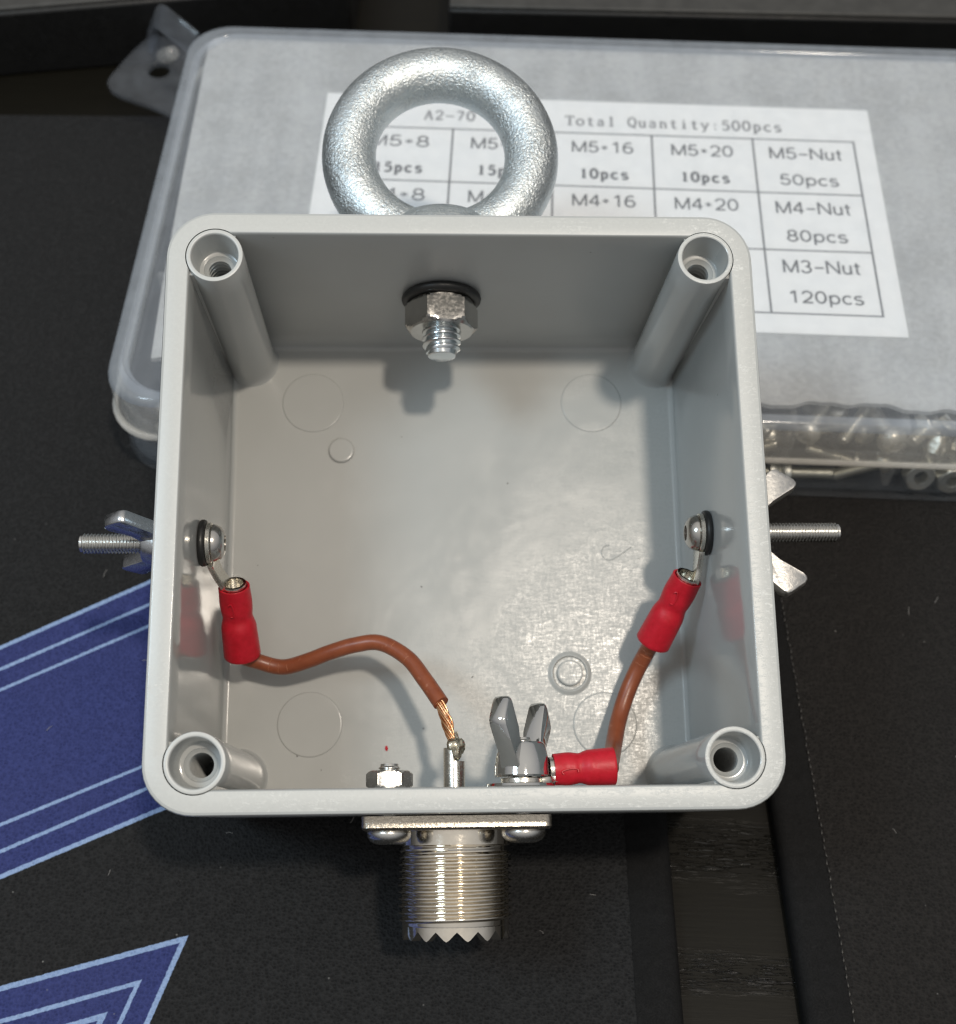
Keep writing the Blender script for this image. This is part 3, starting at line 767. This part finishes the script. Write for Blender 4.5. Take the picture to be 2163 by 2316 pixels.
# ------------------------------------------------------------------ junction box
box = thing('junction_box', 'open light grey plastic junction box with screw posts in its corners', 'junction box', MBOX, (0, 0, 0))
HX, HY, TW, FZ = 41.5, 41.7, 3.3, -42.0
PCX, PCY, PR = 34.75, 35.05, 4.1
def inner_loop(hx, hy, z, n=14):
    pts = []
    for sx, sy in ((1, -1), (1, 1), (-1, 1), (-1, -1)):
        dx, dy = hx-PCX, hy-PCY
        ax = math.acos(min(1, dy/PR)); ay = math.acos(min(1, dx/PR))
        # arc round the outer side of the post, in the quadrant frame (sx, sy) -> from the y-wall to the x-wall
        a0 = PI/2 + ax; a1 = -ay
        arcp = [(PCX + PR*math.cos(a0+(a1-a0)*i/n), PCY + PR*math.sin(a0+(a1-a0)*i/n)) for i in range(n+1)]
        if sx*sy > 0: arcp = arcp[::-1]
        pts += [Vector((sx*x, sy*y, z)) for x, y in arcp]
    return pts
ihx, ihy = HX-TW, HY-TW
bm = bmesh.new()
def add_loops(loops):
    rows = [[bm.verts.new(v*S) for v in l] for l in loops]
    for a, b in zip(rows[:-1], rows[1:]):
        n = len(a)
        for i in range(n):
            j = (i+1) % n
            bm.faces.new((a[i], a[j], b[j], b[i]))
    return rows
irows = add_loops([inner_loop(ihx+0.3, ihy+0.3, 0), inner_loop(ihx+0.12, ihy+0.12, -0.15), inner_loop(ihx, ihy, -0.5)] +
                  [inner_loop(ihx-0.6*k/8, ihy-0.6*k/8, -0.5 - 40.6*k/8) for k in range(1, 9)] +
                  [inner_loop(ihx-0.75, ihy-0.75, -41.55), inner_loop(ihx-1.0, ihy-1.0, -41.88), inner_loop(ihx-1.4, ihy-1.4, FZ), inner_loop(ihx-1.55, ihy-1.55, FZ), inner_loop(ihx-1.8, ihy-1.8, FZ)])
bm.faces.new(irows[-1])
def outer_loop(i, z, r): return [Vector((x, y, z)) for x, y in rrect(HX-i, HY-i, r, 10)]
orows = add_loops([outer_loop(0.45, 0, 6.3), outer_loop(0.13, -0.13, 6.6), outer_loop(0, -0.45, 6.7), outer_loop(0.5, -40, 6.3), outer_loop(1.0, -43.2, 6.0), outer_loop(2.2, -44.6, 5.0), outer_loop(3.6, -45.0, 4.0)])
bm.faces.new(orows[-1])
bm.edges.ensure_lookup_table()
def loop_edges(row): return [bm.edges.get((row[i], row[(i+1) % len(row)])) for i in range(len(row))]
bmesh.ops.triangle_fill(bm, edges=loop_edges(irows[0]) + loop_edges(orows[0]), use_beauty=True, use_dissolve=False)
bmesh.ops.recalc_face_normals(bm, faces=bm.faces)
for f_ in bm.faces:
    c_ = f_.calc_center_median()/S
    if c_.z > -0.06: f_.material_index = 1
    elif f_.normal.z > 0.8 and c_.z < -41.7: f_.material_index = 2
    f_.smooth = True
me = bpy.data.meshes.new('shell'); bm.to_mesh(me); bm.free()
for m_ in (M_WALL, M_RIM, M_FLOOR): me.materials.append(m_)
me.set_sharp_from_angle(angle=math.radians(40))
o = bpy.data.objects.new('shell', me); COL.objects.link(o); o.parent = box

for sx, sy, rise in ((-1, 1, 0.06), (1, 1, 0.18), (-1, -1, 0.06), (1, -1, 0.10)):
    p = MB()
    prof = [(4.75, FZ-0.2), (4.45, FZ+0.25), (4.2, FZ+0.9), (4.06, FZ+2.5), (4.0, -6), (4.0, -0.25+rise), (3.92, -0.06+rise), (3.75, rise), (3.42, rise), (3.3, -0.1+rise), (3.25, -0.35), (3.05, -4.4), (2.85, -4.95), (2.75, -5.0),
            (2.25, -5.0), (2.1, -5.25)] + [(r_, -h_) for r_, h_ in thread(2.15, 5.5, 20, 1.0, 0.5)] + [(1.6, -24), (0.05, -24)]
    p.lathe(prof, 'z', (sx*PCX, sy*PCY, 0), 48, cap0=False)
    p.mi = [1 if sum(p.v[i].z for i in f)/len(f) > rise-0.04 else 0 for f in p.f]
    po = p.build('screw_post', [M_WALL, M_RIM], box, angle=42)
    for swap in (False, True):                     # flat webs that close the gap between post and wall
        wb = MB()
        a_, b_ = (PCX+2.75, PCX+3.6) if not swap else (PCX-2.75, PCX-2.05)
        c_, d_ = (PCY-2.75, PCY-2.05) if not swap else (PCY+2.75, PCY+3.6)
        pts_ = [(sx*a_, sy*c_), (sx*b_, sy*c_), (sx*b_, sy*d_), (sx*a_, sy*d_)]
        wb.prism(pts_, FZ-0.1, -0.7)
        wb.build('web', M_WALL, po, bevel=0.12)
# moulding marks on the floor
for x, y in ((-24.1, 27.6), (23.5, 27.7), (-23.7, -26.7), (23.9, -27.1)):
    MB().lathe([(5.25, FZ-0.05), (5.22, FZ+0.02), (5.12, FZ+0.14), (5.02, FZ+0.17), (4.95, FZ+0.17), (4.8, FZ+0.17), (0.02, FZ+0.17)], 'z', (x, y, 0), 56, cap0=False).build('ejector_mark', M_FLOOR, box)
MB().lathe([(2.15, FZ-0.05), (2.12, FZ+0.45), (1.98, FZ+0.62), (1.85, FZ+0.65), (1.7, FZ+0.65), (0.02, FZ+0.65)], 'z', (-19.2, 19.1, 0), 32, cap0=False).build('moulding_pin', M_FLOOR, box)
MB().lathe([(3.7, FZ-0.03), (3.5, FZ+0.04), (3.2, FZ+0.3), (2.98, FZ+0.45), (2.85, FZ+0.45), (2.72, FZ+0.3), (2.65, FZ+0.02), (2.15, FZ+0.02), (2.08, FZ+0.85), (1.98, FZ+0.93), (1.88, FZ+0.95), (1.75, FZ+0.95), (0.02, FZ+0.95)], 'z', (18.4, -18.8, 0), 40, cap0=False).build('moulding_pin', M_FLOOR, box)
def P4(x, y): return (26.2 + (x-160)/3.376/14.0, 1.2 - (y-500)/3.376/14.0, FZ)
MB().sweep(smooth_path([P4(140, 432), P4(95, 445), P4(72, 490), P4(95, 540), P4(150, 552), P4(230, 505), P4(315, 445)], 5), circ(0.10, 8)).build('moulding_mark', M_FLOOR, box)

def helix(b, axis, r, h0, h1, pitch, depth, segs=40, o=(0, 0, 0)):
    """a screw thread: one ridge wound round a core of radius r-depth"""
    turns = (h1-h0)/pitch - 1; n = int(turns*segs); loops = []
    for i in range(n+1):
        a = 2*PI*i/segs; hc = h0 + pitch*(i/segs) + pitch/2
        fade = min(1, i/(segs*0.6), (n-i)/(segs*0.6))
        sec = [(r-depth-0.25, -pitch*0.49), (r-depth, -pitch*0.47), (r-depth*(1-fade*0.97), -pitch*0.10), (r-depth*(1-fade), 0), (r-depth*(1-fade*0.97), pitch*0.10), (r-depth, pitch*0.47), (r-depth-0.25, pitch*0.49)]
        L = []
        for rr, dh in sec:
            c, d = rr*math.cos(a), rr*math.sin(a); hh = hc+dh
            L.append(Vector({'y': (d, hh, c), '-y': (c, -hh, d), 'x': (hh, c, d), '-x': (-hh, d, c)}[axis]) + Vector(o))
        loops.append(L)
    b.loft(loops)

# ------------------------------------------------------------------ eye bolt, its washer and nut
EX, EZ = -2.55, -20.5
eye = thing('eye_bolt', 'rough zinc plated lifting eye bolt screwed through the upper box wall', 'eye bolt', MBOX, (EX, HY, EZ))
ring = MB(); loops = []; NR, NM, Rm, rm, cy = 96, 28, 14.75, 4.35, 20.6
for i in range(NR):
    a = 2*PI*i/NR; L = []
    for k in range(NM):
        b_ = 2*PI*k/NM
        L.append(Vector(((Rm + rm*math.cos(b_))*math.cos(a), cy + (Rm + rm*math.cos(b_))*math.sin(a), rm*1.04*math.sin(b_))))
    loops.append(L)
ring.loft(loops, close=True); ring.build('ring', M_ZINC, eye, angle=60)
MB().lathe([(0.1, 0.02), (9.3, 0.05), (9.8, 0.5), (9.8, 3.4), (9.4, 5.2), (8.4, 7.2), (7.0, 8.6), (5.0, 9.6), (2.5, 10.1), (0.1, 10.2)], 'y', segs=40).build('collar', M_ZINC, eye, angle=60)
sh = MB().lathe([(0.1, 0.5), (2.45, 0.4), (2.45, -12.6), (2.4, -12.9), (2.15, -13.8), (1.9, -13.95), (0.1, -13.95)], 'y', segs=40)
helix(sh, '-y', 3.0, 2.0, 13.5, 1.0, 0.55)
sh.build('shank', M_ZINC_BRIGHT, eye, angle=35)
wy = ihy - 0.3
t_ = MB()
loops = []
for i in range(64):
    a = 2*PI*i/64
    loops.append([Vector(((5.35 + 0.9*math.cos(b_))*math.cos(a), wy - 0.72 + 0.75*math.sin(b_), (5.35 + 0.9*math.cos(b_))*math.sin(a))) for b_ in [2*PI*k/14 for k in range(14)]])
t_.loft(loops, close=True)
tag(t_.build('rubber_washer', M_RUBBER, frame=MBOX, loc=(EX, 0, EZ), angle=60), 'black rubber ring between the upper box wall and the large hexagon nut', 'washer')
nb = MB(); hexnut(nb, 5.75, 0, 4.9, 3.05, '-y', a0=0.0)
tag(nb.build('hex_nut', M_STEEL_DULL, frame=MBOX, loc=(EX, wy-1.3, EZ), rot=Matrix.Rotation(0.12, 3, 'Y'), angle=22), 'large steel hexagon nut on the eye bolt inside the box', 'nut')

# ------------------------------------------------------------------ coaxial connector
KX, KZ = -1.15, -21.0
con = thing('coax_connector', 'nickel plated coaxial socket with threaded barrel under the lower box wall', 'connector', MBOX, (KX, -HY, KZ))
fl = MB(); R_ = [(x, z) for x, z in rrect(12.75, 12.75, 1.0, 5)]
fl.loft([[Vector((x*k, -y, z*k)) for x, z in R_] for y, k in ((0.03, 0.985), (0.12, 1.0), (1.62, 1.0), (1.95, 0.975))])
fl.build('flange', M_NICKEL_CAST, con, angle=40)
br = MB()
br.lathe([(3.0, 1.9), (8.0, 1.9), (8.0, 3.9), (7.5, 4.1), (7.5, 14.6), (7.45, 14.8), (7.3, 15.0), (7.0, 15.1), (5.9, 15.1), (5.8, 6.0), (3.0, 6.0)], '-y', segs=72)
helix(br, '-y', 8.0, 3.75, 14.9, 0.93, 0.55, 72)
br.build('barrel', M_NICKEL, con, angle=30)
cr = MB(); NT_ = 16; seg = NT_*8
def teeth(a):
    u = (a*NT_/(2*PI)) % 1.0
    return 15.35 + 1.25*min(1.0, max(0.0, 1.12 - abs(u-0.5)*2*1.15))
cr.lathe([(7.45, 14.2), (7.45, teeth), (6.0, teeth), (6.0, 14.2)], '-y', segs=seg, close=True)
cr.build('serrated_crown', M_NICKEL, con, angle=20)
ins = MB(); ins.lathe([(0.5, 6.0), (5.7, 6.0), (5.7, 12.5), (2.6, 12.5), (2.6, 8), (0.5, 8)], '-y', segs=40); ins.build('insulator', mat_simple('cream_insulator', (0.62, 0.58, 0.48), 0.4), con)
cup = MB()
cut = 9.6                                        # the cup stands into the box; its upper half is cut open
hc = lambda a: -cut + (0.0 if math.cos(a) < -0.35 else 1.9*min(1.0, (math.cos(a)+0.35)*3))
cup.lathe([(1.05, -2.0), (1.5, -2.0), (1.55, -1.9), (1.55, hc), (1.15, hc), (1.05, -6.0), (0.02, -6.0)], '-y', segs=36, cap1=True)
cup.build('solder_cup', M_TIN, con, angle=30)
sb = MB()
def lump(c_, r0, sd, sq=(1, 1, 1)):
    rr = random.Random(sd); f1 = [rr.uniform(0, 6.3) for _ in range(6)]; loops = []
    for k in range(1, 12):
        th = PI*k/12; L = []
        for m_ in range(20):
            ph = 2*PI*m_/20
            q = r0*(1 + 0.16*math.sin(3*ph+f1[0])*math.sin(2*th+f1[1]) + 0.12*math.sin(5*ph+f1[2]+2*th) + 0.10*math.cos(4*th+f1[3]))
            L.append(Vector((c_[0]+q*sq[0]*math.sin(th)*math.cos(ph), c_[1]+q*sq[1]*math.cos(th), c_[2]+q*sq[2]*math.sin(th)*math.sin(ph))))
        loops.append(L)
    sb.loft(loops)
lump((0.15, 9.6, 0.55), 1.25, 1, (0.95, 1.2, 0.9)); lump((0.95, 10.3, 0.5), 0.6, 2, (0.8, 1.1, 0.8)); lump((-0.35, 8.7, 0.85), 0.75, 3, (0.7, 1.5, 0.6)); lump((1.05, 9.4, 0.15), 0.55, 4); lump((0.35, 10.9, 0.25), 0.6, 5, (0.6, 1.6, 0.6))
sb.build('solder_blob', M_SOLDER, con, angle=70)

def flange_screw(x, label, tip, nutname=None):
    r = thing('machine_screw', label, 'screw', MBOX, (KX + x, -HY-1.98, KZ + 9.1))
    MB().lathe([(0.1, 0.0), (2.95, 0.0), (3.05, 0.25), (2.95, 0.8), (2.5, 1.4), (1.7, 1.75), (1.1, 1.8), (1.05, 1.0), (0.05, 1.0)], '-y', segs=36).build('head', M_STEEL, r, angle=40)
    MB().lathe([(0.1, -0.1), (1.3, -0.1)] + [(r_, -h_) for r_, h_ in thread(1.5, 0.3, tip, 0.5, 0.22)] + [(1.2, -tip-0.3), (0.1, -tip-0.3)], '-y', segs=24).build('shank', M_STEEL, r, angle=28)
flange_screw(-9.1, 'dome headed screw at the left corner of the connector flange', 8.6)
flange_screw(9.1, 'dome headed screw at the right corner of the connector flange', 12.0)
iy = -(ihy - 0.2)
nb = MB(); hexnut(nb, 3.2, 0.05, 2.5, 1.45, 'y', a0=0.0)
tag(nb.build('hex_nut', M_STEEL, frame=MBOX, loc=(KX-9.1, iy, KZ+9.1), rot=Matrix.Rotation(0.03+PI/6, 3, 'Y'), angle=22), 'small steel hexagon nut just inside the lower box wall', 'nut')

# ------------------------------------------------------------------ wing nuts (axis +z, base at 0)
def wing_nut(name, label, frame, loc, rot, mat, hub=(3.6, 3.0, 4.6), span=8.4, top=9.2, thick=1.9, bore=1.45, group=None, blade=True):
    r = thing(name, label, 'wing nut', frame, loc, rot, group)
    R0, R1, h = hub
    MB().lathe([(bore, 0.0), (R0-0.2, 0.0), (R0, 0.25), (R0*0.98, 1.6), (R1, h-0.4), (R1-0.35, h), (bore+0.1, h), (bore, h-0.3)], 'z', segs=36, close=True).build('hub', mat, r, angle=40)
    for s in (-1, 1):
        # outline of a wing in its own plane (distance from axis, height)
        if blade: prof = [(R0*0.45, 0.9), (R0*0.92, 0.9), (span*0.62, top*0.26), (span*0.97, top*0.62), (span, top*0.69), (span*0.98, top*0.75), (span*0.83, top*0.97), (span*0.78, top), (span*0.73, top), (span*0.68, top*0.96), (span*0.46, top*0.62), (R1*0.95, h*0.98), (R1*0.3, h*0.75)]
        else: prof = [(R0*0.45, 0.9), (R0*0.95, 0.9), (R0*1.2, 2.3), (span*0.86, top*0.42), (span*0.97, top*0.62), (span, top*0.84), (span*0.95, top*0.97), (span*0.86, top), (span*0.74, top*0.98), (span*0.64, top*0.86), (R1*0.95, h*0.98), (R1*0.3, h*0.75)]
        b = MB(); n = len(prof)
        cx = sum(p[0] for p in prof)/n; cz = sum(p[1] for p in prof)/n
        loops = []
        for yy, k in ((-1, 0.90), (-0.8, 0.975), (0, 1.0), (0.8, 0.98), (1, 0.93)):
            loops.append([Vector((s*(cx+(x-cx)*k), yy*thick/2*(1.15 if x < R0 else 1.0), cz+(z-cz)*k)) for x, z in prof])
        b.loft(loops)
        b.build('wing', mat, r, angle=50)
    return r
def axis_rot(ax, spin):
    """rotation taking +z to the axis, wings (local x) turned by spin about it"""
    q = Vector((0, 0, 1)).rotation_difference(Vector(ax)).to_matrix()
    return q @ Matrix.Rotation(spin, 3, 'Z')

# ------------------------------------------------------------------ side screws with washers
def side_screw(sx, y, z, label, wl):
    wx = ihx - 0.6*abs(z)/41 - 0.02
    r = thing('machine_screw', label, 'screw', MBOX, (sx*(wx-1.75), y, z))
    ax = 'x' if sx < 0 else '-x'
    MB().lathe([(0.1, 0.0), (2.65, 0.0), (2.75, 0.15), (2.7, 0.55), (2.35, 1.25), (1.7, 1.72), (1.25, 1.85), (1.15, 1.8), (1.1, 1.0), (0.05, 1.0)], ax, segs=36).build('head', M_STEEL_DULL, r, angle=40)
    L = (55.3 if sx < 0 else 58.0) - wx + 1.75
    MB().lathe([(0.1, -0.1), (1.3, -0.1)] + [(r_, -h_) for r_, h_ in thread(1.5, 0.3, L-0.5, 0.5, 0.24)] + [(1.25, -L+0.2), (1.0, -L), (0.1, -L)], ax, segs=24).build('shank', M_STEEL, r, angle=28)
    w_ = MB(); w_.lathe([(1.6, 0.02), (3.2, 0.02), (3.42, 0.2), (3.45, 0.55), (3.35, 0.85), (3.1, 0.98), (1.6, 0.98)], ax, segs=40, close=True)
    tag(w_.build('rubber_washer', M_RUBBER, frame=MBOX, loc=(sx*wx, y, z), angle=50), wl, 'washer')
    return wx
LY, LZ_, RY, RZ = -2.6, -16.6, -0.2, -21.2
wxl = side_screw(-1, LY, LZ_, 'steel screw through the left wall of the box, holding a red terminal', 'black rubber washer under the terminal on the left box wall')
wxr = side_screw(1, RY, RZ, 'steel screw through the right wall of the box, holding a red terminal', 'black rubber washer under the terminal on the right box wall')
wing_nut('wing_nut', 'bright wing nut outside the left wall of the box', MBOX, (-41.55, LY, LZ_), axis_rot((-1, 0, 0), math.radians(15)), M_WING_DARK, span=8.4, top=8.9, thick=2.0)
wing_nut('wing_nut', 'matt cast wing nut outside the right wall of the box', MBOX, (41.55, RY, RZ), axis_rot((1, 0, 0), math.radians(82)), M_WING, span=10.2, top=10.4, thick=2.5)
# wing nut standing on the connector screw inside the box, with its flat washer
WX, WZ = KX+9.1, KZ+9.1
w_ = MB(); w_.lathe([(1.6, 0.03), (4.6, 0.03), (4.75, 0.2), (4.6, 0.55), (1.6, 0.55)], 'y', segs=40, close=True)
tag(w_.build('flat_washer', M_CHROME, frame=MBOX, loc=(WX-0.3, iy, WZ), angle=40), 'thin flat steel washer beneath the wing nut inside the box', 'washer')
wing_nut('wing_nut', 'polished wing nut standing inside the box beside the connector pin', MBOX, (WX, iy+1.45, WZ), axis_rot((0, 1, 0), math.radians(60)), M_CHROME, hub=(3.9, 3.3, 4.7), span=7.6, top=10.6, thick=2.4)

# ------------------------------------------------------------------ crimp terminals and wires
def terminal(label, ring_c, ring_n, inner, a, b, r0=2.1, r1=2.55, side=(0, 0, 1)):
    """ring round a screw, bent neck, red sleeve from a to b"""
    r = thing('ring_terminal', label, 'terminal', MBOX, (0, 0, 0))
    rc, rn = Vector(ring_c), Vector(ring_n).normalized()
    A, B = Vector(a), Vector(b)
    m = Matrix.Translation(rc) @ Vector((0, 0, 1)).rotation_difference(rn).to_matrix().to_4x4()
    t = MB(); t.lathe([(1.6, 0.0), (2.9, 0.0), (3.0, 0.1), (3.0, 0.62), (2.9, 0.72), (1.6, 0.72)], 'z', segs=36, close=True); t.xf(m)
    dirn = (A - rc); dirn = (dirn - rn*dirn.dot(rn)).normalized()
    p0 = rc + rn*0.36 + dirn*2.4; p1 = rc + rn*0.40 + dirn*3.7; A_ = A - rn*(r0*0.5)
    ax = (B-A).normalized()
    p3 = A + ax*1.2
    path = smooth_path([p0, p1, p1*0.5 + A_*0.5 - rn*0.15, A_ - ax*0.3, A_ + ax*0.8], 6)
    w = rn.cross(dirn)
    n = len(path)
    sect = rrect(1.15, 0.46, 0.12, 2)
    t.sweep(path, sect, [(1.9 - 0.5*math.sin(PI*i/(n-1))**2 - 0.75*(i/(n-1))**2, 1) for i in range(n)], up=rn)
    t.build('tongue', M_TIN, r, angle=40)
    bb = MB()
    tube = [A - ax*0.55 + ax*0.0, A + ax*3]
    bb.sweep(tube, circ(r0*0.80, 24), cap=False, up=side); bb.sweep([A - ax*0.55, A + ax*3], circ(r0*0.62, 24), cap=False, up=side)
    bb.sweep([A + ax*0.6, A + ax*0.7], circ(r0*0.62, 24), up=side)
    bb.build('barrel', M_TIN, r, angle=40)
    s = MB(); L = (B-A).length; sec = circ(1.0, 30); path = []; scl = []
    for k in range(25):
        u = k/24
        pinch = math.exp(-((u-0.43)/0.075)**2)
        base = r0 + (r1-r0)*(0.55*min(1, max(0, (u-0.44)/0.14)) + 0.45*max(0, (u-0.44)/0.56))
        rr = base - 0.30*pinch
        crimp = math.exp(-((u-0.22)/0.12)**2)
        path.append(A + ax*(L*u)); scl.append((rr*(1.0 + 0.10*pinch + 0.05*crimp), rr*(1.0 - 0.02*pinch - 0.10*crimp)))
    # rolled far end and hollow mouth
    for dr in (0.06, 0.5): path.append(B + ax*(0.06 if dr < 0.3 else 0.0)); scl.append((r1-dr, r1-dr))
    path.append(B - ax*1.4); scl.append((r1-0.75, r1-0.75))
    path = [A + ax*1.2, A] + [A + ax*0.02] + path[1:]
    scl = [(r0-0.42, r0-0.42), (r0-0.3, r0-0.3)] + scl
    # sweep with a fixed direction
    loops = []
    u_ = Vector(side); u_ = (u_ - ax*u_.dot(ax)).normalized(); w_ = ax.cross(u_)
    for p, (sx_, sy_) in zip(path, scl):
        loops.append([p + w_*(c_*sx_) + u_*(d_*sy_) for c_, d_ in sec])
    s.loft(loops)
    so = s.build('sleeve', M_RED, r, angle=60)
    # crimp dent: a small raised tongue of vinyl left by the pliers
    e = MB(); cpt = A + ax*(L*0.24) + u_*(r0*0.985) + w_*(r0*0.22)
    e.sweep(smooth_path([cpt - ax*0.9 + w_*0.35, cpt - ax*1.1 - w_*0.05, cpt - w_*0.35 + ax*0.0, cpt + ax*1.0 - w_*0.25, cpt + ax*1.1 + w_*0.15], 4), circ(0.11, 6))
    e.build('crimp_mark', M_RED, so)
    return r
TLa, TLb = (-34.0, -7.5, -24.5), (-33.5, -16.6, -32.6)
terminal('red insulated ring terminal on the left wall of the box', (-(wxl-0.99), LY, LZ_), (1, 0, 0), None, TLa, TLb, 2.36, 2.85)
TRa, TRb = (34.9, -6.5, -24.5), (30.6, -15.1, -32.4)
terminal('red insulated ring terminal on the right wall of the box', (wxr-0.99, RY, RZ), (-1, 0, 0), None, TRa, TRb, 2.36, 2.78)
T3a, T3b = (12.3, -35.75, -12.3), (20.7, -35.35, -12.6)
terminal('red insulated ring terminal lying under the wing nut inside the box', (WX, iy+0.6, WZ), (0, 1, 0), None, T3a, T3b, 2.15, 2.6)

lw = thing('wire', 'brown insulated wire arching from the left terminal to the connector pin', 'wire', MBOX, (0, 0, 0))
pl = smooth_path([(-33.6, -15.0, -31.4), (-33.3, -16.9, -32.8), (-31.2, -17.6, -34.0), (-27.4, -18.45, -34.3), (-23.3, -17.6, -33), (-20.0, -16.55, -31.8), (-16.0, -15.6, -30.5), (-12.1, -15.5, -29.3), (-8.0, -18.05, -27.3), (-5.3, -21.7, -25.3), (-2.95, -25.4, -23.2)], 8)
MB().sweep(pl, circ(1.22, 20)).build('insulation', M_WIRE, lw, angle=60)
core = smooth_path([(-3.45, -24.4, -23.5), (-2.6, -26.9, -22.7), (-1.95, -29.0, -21.8), (-1.4, -30.9, -21.1), (-1.1, -32.6, -20.9)], 10)
for k in range(14):
    c = MB(); ph = 2*PI*k/10; n = len(core); pts = []
    rr_ = 0.52 if k < 10 else 0.24
    for i, p in enumerate(core):
        u = i/(n-1); a = ph + u*5.0
        sp = rr_*(1.0 - 0.15*u + 0.3*math.sin(k*2.3+u*5) + (0.55*math.sin(PI*u)**2 if k in (2, 6) else 0))
        tt = (core[min(i+1, n-1)] - core[max(i-1, 0)]).normalized()
        s1_ = Vector((0, 0, 1)); w1 = tt.cross(s1_).normalized()
        pts.append(p + w1*(sp*math.cos(a)) + s1_*(sp*math.sin(a)))
    c.sweep(pts, circ(0.17, 7)); c.build('copper_strand', M_COPPER, lw, angle=60)

rw = thing('wire', 'short brown insulated wire joining the two red terminals at the right of the box', 'wire', MBOX, (0, 0, 0))
pr = smooth_path([(31.2, -13.8, -31.2), (30.6, -15.1, -32.5), (29.9, -16.4, -34.3), (28.5, -19.1, -36.2), (26.8, -22.8, -36.9), (25.2, -27.1, -36.2), (23.7, -31.4, -32.4), (22.3, -33.8, -26), (21.1, -35.0, -19.5), (20.4, -35.45, -14.6), (19.4, -35.5, -12.7), (18.0, -35.5, -12.5)], 8)
MB().sweep(pr, circ(1.32, 20)).build('insulation', M_WIRE, rw, angle=60)

M_CREASE = mat_simple('crease_pvc', (0.40, 0.15, 0.075), 0.45, 0, 3, 0.1, 0.15, 0.1)
def creases(root, path, r, spots):
    for t_, a0, a1 in spots:
        i = int(t_*(len(path)-2)); p = path[i]; tt = (path[i+1]-path[i]).normalized()
        u = Vector((0, 0, 1)); u = (u - tt*u.dot(tt)).normalized(); w = tt.cross(u); pts = []
        for k in range(9):
            a = math.radians(a0 + (a1-a0)*k/8)
            pts.append(p + (u*math.cos(a) + w*math.sin(a))*(r+0.005) + tt*(0.06*math.sin(k*1.9)))
        MB().sweep(pts, circ(0.055, 6), [0.3] + [1]*7 + [0.3]).build('crease', M_CREASE, root, angle=60)
creases(lw, pl, 1.22, ((0.26, -50, 60), (0.295, -20, 55), (0.33, -10, 45), (0.76, -40, 10), (0.83, -10, 50)))
creases(rw, pr, 1.32, ((0.165, -45, 55), (0.20, -50, 40), (0.245, -35, 45)))

# ------------------------------------------------------------------ crumbs and lint
o = MB().lathe([(0.05, 0), (0.22, 0.05), (0.2, 0.2), (0.05, 0.3)], 'z', segs=6).build('plastic_crumb', M_RED, frame=MBOX, loc=(-11.4, -30.6, FZ), rot=Matrix.Scale(2.2, 3, Vector((0.3, 1, 0))))
tag(o, 'tiny red crumb on the floor of the box left of the connector pin', 'crumb')
sw = MB()
for k in range(12):
    x, y = rnd.uniform(-33, 33), rnd.uniform(-34, 34)
    if abs(x) > 28 and abs(y) > 28: continue
    st0 = len(sw.v); q = rnd.uniform(0.05, 0.11)
    sw.lathe([(q*0.3, 0), (q, q*0.3), (q*0.8, q*0.8), (q*0.2, q)], 'z', segs=5)
    sw.xf(Matrix.Translation((x, y, FZ+0.01)) @ Matrix.Rotation(rnd.uniform(0, 6), 4, 'Z') @ Matrix.Diagonal((rnd.uniform(0.8, 2.6), 1, 1, 1)), st0)
tag(sw.build('swarf', mat_simple('swarf_plastic', (0.10, 0.095, 0.09), 0.6), frame=MBOX), 'tiny dark drilling crumbs scattered on the box floor', None, None, 'stuff')
lt = MB()
for k in range(30):
    x, y = rnd.uniform(-80, 100), rnd.uniform(-58, 40)
    if 30 < x < 66 and y < 40: continue
    a = rnd.uniform(0, 2*PI); L = rnd.uniform(0.5, 1.8); bnd = rnd.uniform(-1.2, 1.2)
    pts = []
    for i in range(6):
        u = i/5; ang_ = a + bnd*u
        pts.append((x, y, 0.06 + 0.25*math.sin(PI*u)*rnd.uniform(0.3, 1)))
        x += math.cos(ang_)*L/5; y += math.sin(ang_)*L/5
    lt.sweep(pts, circ(0.032, 4))
tag(lt.build('lint', M_LINT, frame=MW), 'fine pale lint scattered on the black mats', None, None, 'stuff')
